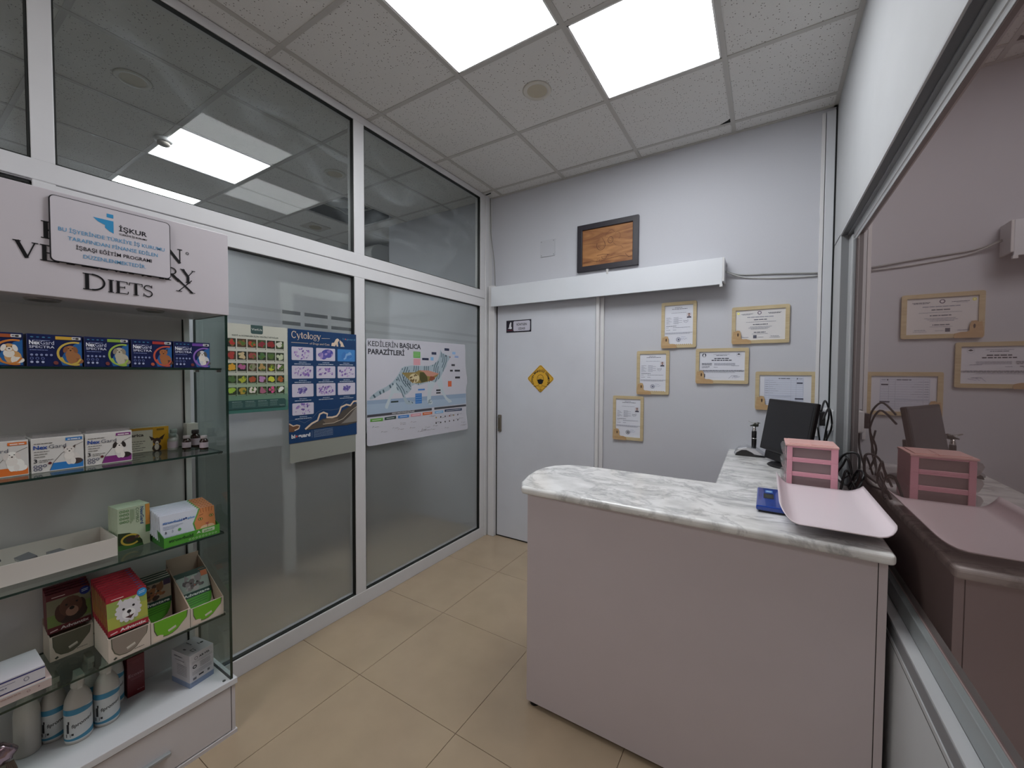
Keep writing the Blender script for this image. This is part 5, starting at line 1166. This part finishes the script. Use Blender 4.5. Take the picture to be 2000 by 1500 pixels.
for n_, (c_, r_) in enumerate(boxes):
    x0, x1 = xc[c_]; y1 = ytop[r_]; y0 = y1-(.117, .113, .116, .106)[r_]
    a.rect(x0, y0, x1, y1, '#c9c4d4' if n_ != 2 else '#3f7fbf', rad=.005)
    cx, cy = (x0+x1)/2, (y0+y1)/2
    if n_ == 1: a.ell(cx+.02, cy+.01, .09, .04, '#4a4a9c', rot=8); blobs(a, cx, cy, .12, .05, ['#5a55a8', '#8a7ab8', '#a590c4'], 16, n_, .15, .4)
    elif n_ == 2: blobs(a, cx, cy, .12, .05, ['#4f8ccb', '#3a74b8', '#7fa8d4'], 8, n_, .2, .5)
    elif n_ in (6, 8): a.ell(cx, cy+.005, .06, .022, '#5e549a', rot=10); blobs(a, cx, cy, .09, .035, ['#5e549a', '#7468aa', '#9c94c0'], 14, n_, .12, .35)
    else: blobs(a, cx, cy, .128, .055, ['#7d62ac', '#9a7cbc', '#b49cc8', '#6a5298'], 42 if n_ in (3, 7) else 26, n_, .06, .17)
    a.words(cx-.05, cx+.05, y0-.020, .0035, M('#a9b8cc'), seed=n_); a.words(cx-.11, cx+.11, y0-.036, .0035, M('#c3cbd8'), seed=n_+20)
a.poly([(0, .105), (.05, .10), (.13, .12), (.135, .155), (.05, .155), (0, .176)], '#6b4a34'); a.line([(0, .176), (.053, .152), (.10, .158), (.139, .150), (.125, .125), (.07, .112)], .006, CR)
a.poly([(.211, .105), (.302, .14), (.384, .165), (.46, .19), (.60, .19), (.70, .20), (.76, .25), (.83, .27), (.93, .30), (1, .315), (1, .12), (.825, .105), (.547, .112), (.29, .105)], '#4d463f')
a.poly([(.46, .18), (.60, .185), (.70, .18), (.68, .145), (.50, .145)], '#6f6154'); a.poly([(.74, .125), (.88, .19), (1, .28), (1, .13)], '#7f7a74')
a.line([(.211, .112), (.302, .157), (.384, .18), (.417, .236), (.47, .249), (.528, .232), (.520, .199), (.60, .195), (.669, .203), (.705, .227), (.741, .285), (.827, .306), (.892, .295), (.945, .333), (1, .334)], .010, CR); a.line([(.46, .14), (.62, .14), (.77, .17), (.9, .24), (1, .28)], .003, '#c9bda8')
a.line([(0, .20), (.1, .205), (.2, .17), (.30, .20), (.38, .255), (.46, .275), (.58, .265), (.7, .27), (.8, .34), (.92, .36)], .0014, '#6f7f92')
a.text('bi', .028, .045, .020, '#d7d8dc', bold=.04, fit=.05); a.text('guard', .115, .045, .020, '#d7d8dc', bold=.04, fit=.165); a.ell(.096, .058, .013, .009, '#c9564e')
a.line([(.305, .030), (.305, .095)], .0012, '#8f9fb4')
for q in range(6): a.words(.33, .61, .09-.012*q, .0022, M('#8fa2bb'), seed=q)
a.done()
o = box('film_strip', PXP-.003, PXP-.0022, 1.185, 1.59, .985, 1.092, M('#8d9088', .55), bevel=0, origin=(PXP, 1.4, 1.0)); setp(o, 'pale strip of film stuck on the glass directly under the blue cytology poster', 'film')
# parasites poster
t, s, a = poster('cat_parasite_poster', 'white poster with a striped walking cat titled KEDİLERİN BAŞLICA PARAZİTLERİ', 1.670, 2.690, 1.0, 1.700, M('#c2c2cb', .45), corners=[(1.672, 1.008), (1.69, 1.0), (2.1, .997), (2.685, .992), (2.690, 1.02), (2.668, 1.14), (2.672, 1.25), (2.664, 1.33), (2.685, 1.40), (2.66, 1.5), (2.652, 1.700), (2.1, 1.694), (1.70, 1.682), (1.672, 1.678), (1.67, 1.3)], x=PXP)
T1 = M('#3f4148', .5); T2 = M('#2a2b33', .5)
a.text('KEDİLERİN', .012, .907, .034, T1, bold=.012, fit=.24); a.text('BAŞLICA', .268, .909, .034, T2, bold=.03, fit=.195); a.text('PARAZİTLERİ', .012, .835, .034, T2, bold=.03, fit=.297)
a.poly([(.003, .415), (.975, .42), (.975, .30), (.003, .285)], '#8fa3bb'); a.poly([(.003, .38), (.975, .37), (.975, .30), (.003, .285)], '#9fb2c6')
CB, CS = M('#9fb0ba', .5), M('#3f5660', .5)
body = [(0.278, 0.706), (0.308, 0.727), (0.375, 0.739), (0.462, 0.736), (0.544, 0.737), (0.605, 0.763), (0.644, 0.809), (0.66, 0.863), (0.669, 0.92), (0.687, 0.881), (0.713, 0.877), (0.745, 0.859), (0.786, 0.854), (0.777, 0.831), (0.76, 0.804), (0.745, 0.781), (0.736, 0.74), (0.708, 0.694), (0.685, 0.649), (0.658, 0.604), (0.604, 0.551), (0.561, 0.56), (0.527, 0.563), (0.445, 0.536), (0.406, 0.549), (0.367, 0.526), (0.307, 0.544), (0.264, 0.594)]
LG = M('#b9c6cc', .5)
a.poly([(0.278, 0.697), (0.25, 0.641), (0.208, 0.58), (0.153, 0.534), (0.087, 0.5), (0.037, 0.457), (0.019, 0.433), (0.03, 0.423), (0.062, 0.433), (0.113, 0.467), (0.174, 0.499), (0.215, 0.54), (0.257, 0.594), (0.282, 0.65)], CB); a.poly([(0.242, 0.594), (0.193, 0.517), (0.186, 0.47), (0.159, 0.394), (0.142, 0.35), (0.146, 0.33), (0.163, 0.324), (0.175, 0.363), (0.193, 0.423), (0.216, 0.469), (0.277, 0.466)], LG); a.poly([(0.675, 0.649), (0.694, 0.549), (0.704, 0.457), (0.741, 0.391), (0.789, 0.354), (0.801, 0.336), (0.765, 0.326), (0.723, 0.374), (0.667, 0.469), (0.63, 0.55)], LG); a.poly(body, CB); a.poly([(0.264, 0.657), (0.337, 0.626), (0.371, 0.541), (0.376, 0.5), (0.336, 0.456), (0.311, 0.44), (0.336, 0.39), (0.375, 0.383), (0.388, 0.359), (0.367, 0.343), (0.322, 0.354), (0.298, 0.407), (0.285, 0.464), (0.242, 0.499), (0.228, 0.594)], CB); a.poly([(0.535, 0.589), (0.531, 0.484), (0.525, 0.381), (0.535, 0.337), (0.561, 0.327), (0.582, 0.331), (0.582, 0.354), (0.565, 0.377), (0.57, 0.464), (0.609, 0.56)], LG)
def inside(x, y, P):
    c = False
    for q in range(len(P)):
        (x1, y1), (x2, y2) = P[q], P[q-1]
        if (y1 > y) != (y2 > y) and x < (x2-x1)*(y-y1)/(y2-y1)+x1: c = not c
    return c
def stripes(P, dx, dy, step, wd, col, lean):
    # tabby stripes clipped to the shape: short runs where the slanted line is inside
    xs_ = [p[0] for p in P]; ys_ = [p[1] for p in P]; x = min(xs_)-.1
    while x < max(xs_)+.1:
        run = []; y = min(ys_)
        while y < max(ys_)+.01:
            xx = x+lean*(y-min(ys_))+.006*math.sin(y*34+x*9)
            if inside(xx, y, P) and math.sin(y*23+x*61) > -.55: run.append((xx, y))
            else:
                if len(run) > 1: a.line(run, wd, col)
                run = []
            y += .014
        if len(run) > 1: a.line(run, wd, col)
        x += step
a.k += 1; a.hold = True
TAIL = [(0.278, 0.697), (0.25, 0.641), (0.208, 0.58), (0.153, 0.534), (0.087, 0.5), (0.037, 0.457), (0.019, 0.433), (0.03, 0.423), (0.062, 0.433), (0.113, 0.467), (0.174, 0.499), (0.215, 0.54), (0.257, 0.594), (0.282, 0.65)]
stripes(body, 1, 0, .021, .0068, CS, .22); stripes([(0.264, 0.657), (0.337, 0.626), (0.371, 0.541), (0.376, 0.5), (0.336, 0.456), (0.311, 0.44), (0.336, 0.39), (0.375, 0.383), (0.388, 0.359), (0.367, 0.343), (0.322, 0.354), (0.298, 0.407), (0.285, 0.464), (0.242, 0.499), (0.228, 0.594)], 1, 0, .022, .006, CS, -.5); stripes(TAIL, 1, 0, .030, .012, CS, -.35); stripes([(0.535, 0.589), (0.531, 0.484), (0.525, 0.381), (0.535, 0.337), (0.561, 0.327), (0.582, 0.331), (0.582, 0.354), (0.565, 0.377), (0.57, 0.464), (0.609, 0.56)], 1, 0, .018, .004, CS, 1.6); stripes([(0.675, 0.649), (0.694, 0.549), (0.704, 0.457), (0.741, 0.391), (0.789, 0.354), (0.801, 0.336), (0.765, 0.326), (0.723, 0.374), (0.667, 0.469), (0.63, 0.55)], 1, 0, .022, .004, CS, 1.6)
a.hold = False
a.poly([(0.282, 0.666), (0.406, 0.67), (0.445, 0.691), (0.535, 0.691), (0.653, 0.657), (0.622, 0.621), (0.561, 0.579), (0.47, 0.56), (0.414, 0.557), (0.368, 0.576), (0.337, 0.609)], '#8c7a44'); a.poly([(0.445, 0.691), (0.535, 0.691), (0.653, 0.657), (0.578, 0.623), (0.527, 0.631), (0.494, 0.67)], '#c08a78'); a.poly([(0.454, 0.67), (0.494, 0.67), (0.527, 0.623), (0.531, 0.58), (0.47, 0.56), (0.449, 0.607)], '#4c4a22')
ex, ey = [(0.731, 0.854)][0]; a.ell(ex, ey, .008, .008, '#20282c'); a.ell(ex+.045, ey-.012, .008, .008, '#8a5a5a')
a.ell(.40, .610, .050, .048, '#cbbd94'); blobs(a, .40, .610, .050, .048, ['#6a5630', '#d2c49c', '#8a7040'], 14, 3, .15, .3); a.poly([(.545, .585), (.56, .63), (.60, .625), (.61, .60), (.575, .578)], '#8a4a30')
tg = [('#5fa84a', 0.391, 0.817, 0.458, 0.881), ('#d39aa2', 0.392, 0.744, 0.458, 0.81), ('#232c48', 0.476, 0.797, 0.542, 0.82), ('#232c48', 0.573, 0.86, 0.623, 0.887), ('#7fb0d8', 0.561, 0.797, 0.593, 0.833), ('#232c48', 0.713, 0.911, 0.767, 0.939), ('#8fb4dc', 0.803, 0.876, 0.842, 0.904), ('#8fa4cc', 0.832, 0.837, 0.879, 0.861), ('#2a2c34', 0.793, 0.743, 0.835, 0.764), ('#2a2c34', 0.777, 0.68, 0.81, 0.7), ('#2a2c34', 0.832, 0.68, 0.898, 0.701), ('#2a2c34', 0.838, 0.6, 0.898, 0.623), ('#d0643c', 0.753, 0.51, 0.795, 0.573), ('#3f7fc4', 0.435, 0.483, 0.502, 0.499), ('#2f72b8', 0.409, 0.349, 0.472, 0.453), ('#22262c', 0.621, 0.467, 0.669, 0.484), ('#22262c', 0.621, 0.439, 0.669, 0.454), ('#22342c', 0.191, 0.379, 0.254, 0.394)]
for c, x0, y0, x1, y1 in tg: a.rect(x0, y0, x1, y1, c)
for q in range(4): a.line([(.396, .83+.013*q), (.45, .83+.013*q)], .0015, '#cfe0c8'); a.line([(.413, .365+.024*q), (.468, .365+.024*q)], .002, '#a8c4e4')
DKG = M('#44444a', .5); a.poly([(.003, .262), (.574, .263), (.574, .289), (.003, .285)], DKG); a.text('KEDİ ENDOPARAZİTLERİ', .20, .268, .0105, '#c9c9cc', bold=.02, fit=.20); a.poly([(.60, .267), (.975, .267), (.975, .290), (.60, .290)], DKG)
HDS = [('#5f9f3f', [(0.026, 0.247), (0.125, 0.244), (0.125, 0.214), (0.026, 0.22)]), ('#1f3a34', [(0.138, 0.246), (0.234, 0.25), (0.234, 0.221), (0.138, 0.22)]), ('#3a7abf', [(0.251, 0.247), (0.349, 0.247), (0.349, 0.219), (0.251, 0.221)]), ('#cf929e', [(0.365, 0.249), (0.465, 0.247), (0.465, 0.22), (0.365, 0.221)]), ('#c9622e', [(0.479, 0.251), (0.578, 0.249), (0.578, 0.223), (0.479, 0.221)]), ('#7fb0d8', [(0.604, 0.25), (0.699, 0.25), (0.699, 0.221), (0.604, 0.224)]), ('#1c3358', [(0.715, 0.256), (0.922, 0.251), (0.922, 0.223), (0.715, 0.229)])]
for c, P in HDS: a.poly(P, c); a.line([(P[0][0]+.015, (P[0][1]+P[2][1])/2), (P[1][0]-.015, (P[0][1]+P[2][1])/2)], .003, '#d8dcd8')
rnd = random.Random(6)
for q in range(30):
    x = .03+.9*rnd.random(); y = .04+.16*rnd.random(); a.line([(x, y), (x+.008, y+.012), (x+.014, y+.004)], .0018, rnd.choice(['#55504a', '#7a5a4a', '#8a8a86'])); a.words(x+.02, x+.05, y, .0022, M('#77777a'), seed=q)
for q in range(12): a.ell(.62+.05*(q % 6), .12+.06*(q//6), .006, .009, rnd.choice(['#3a2c22', '#8a3a34', '#a5843a', '#26221f']))
a.done()
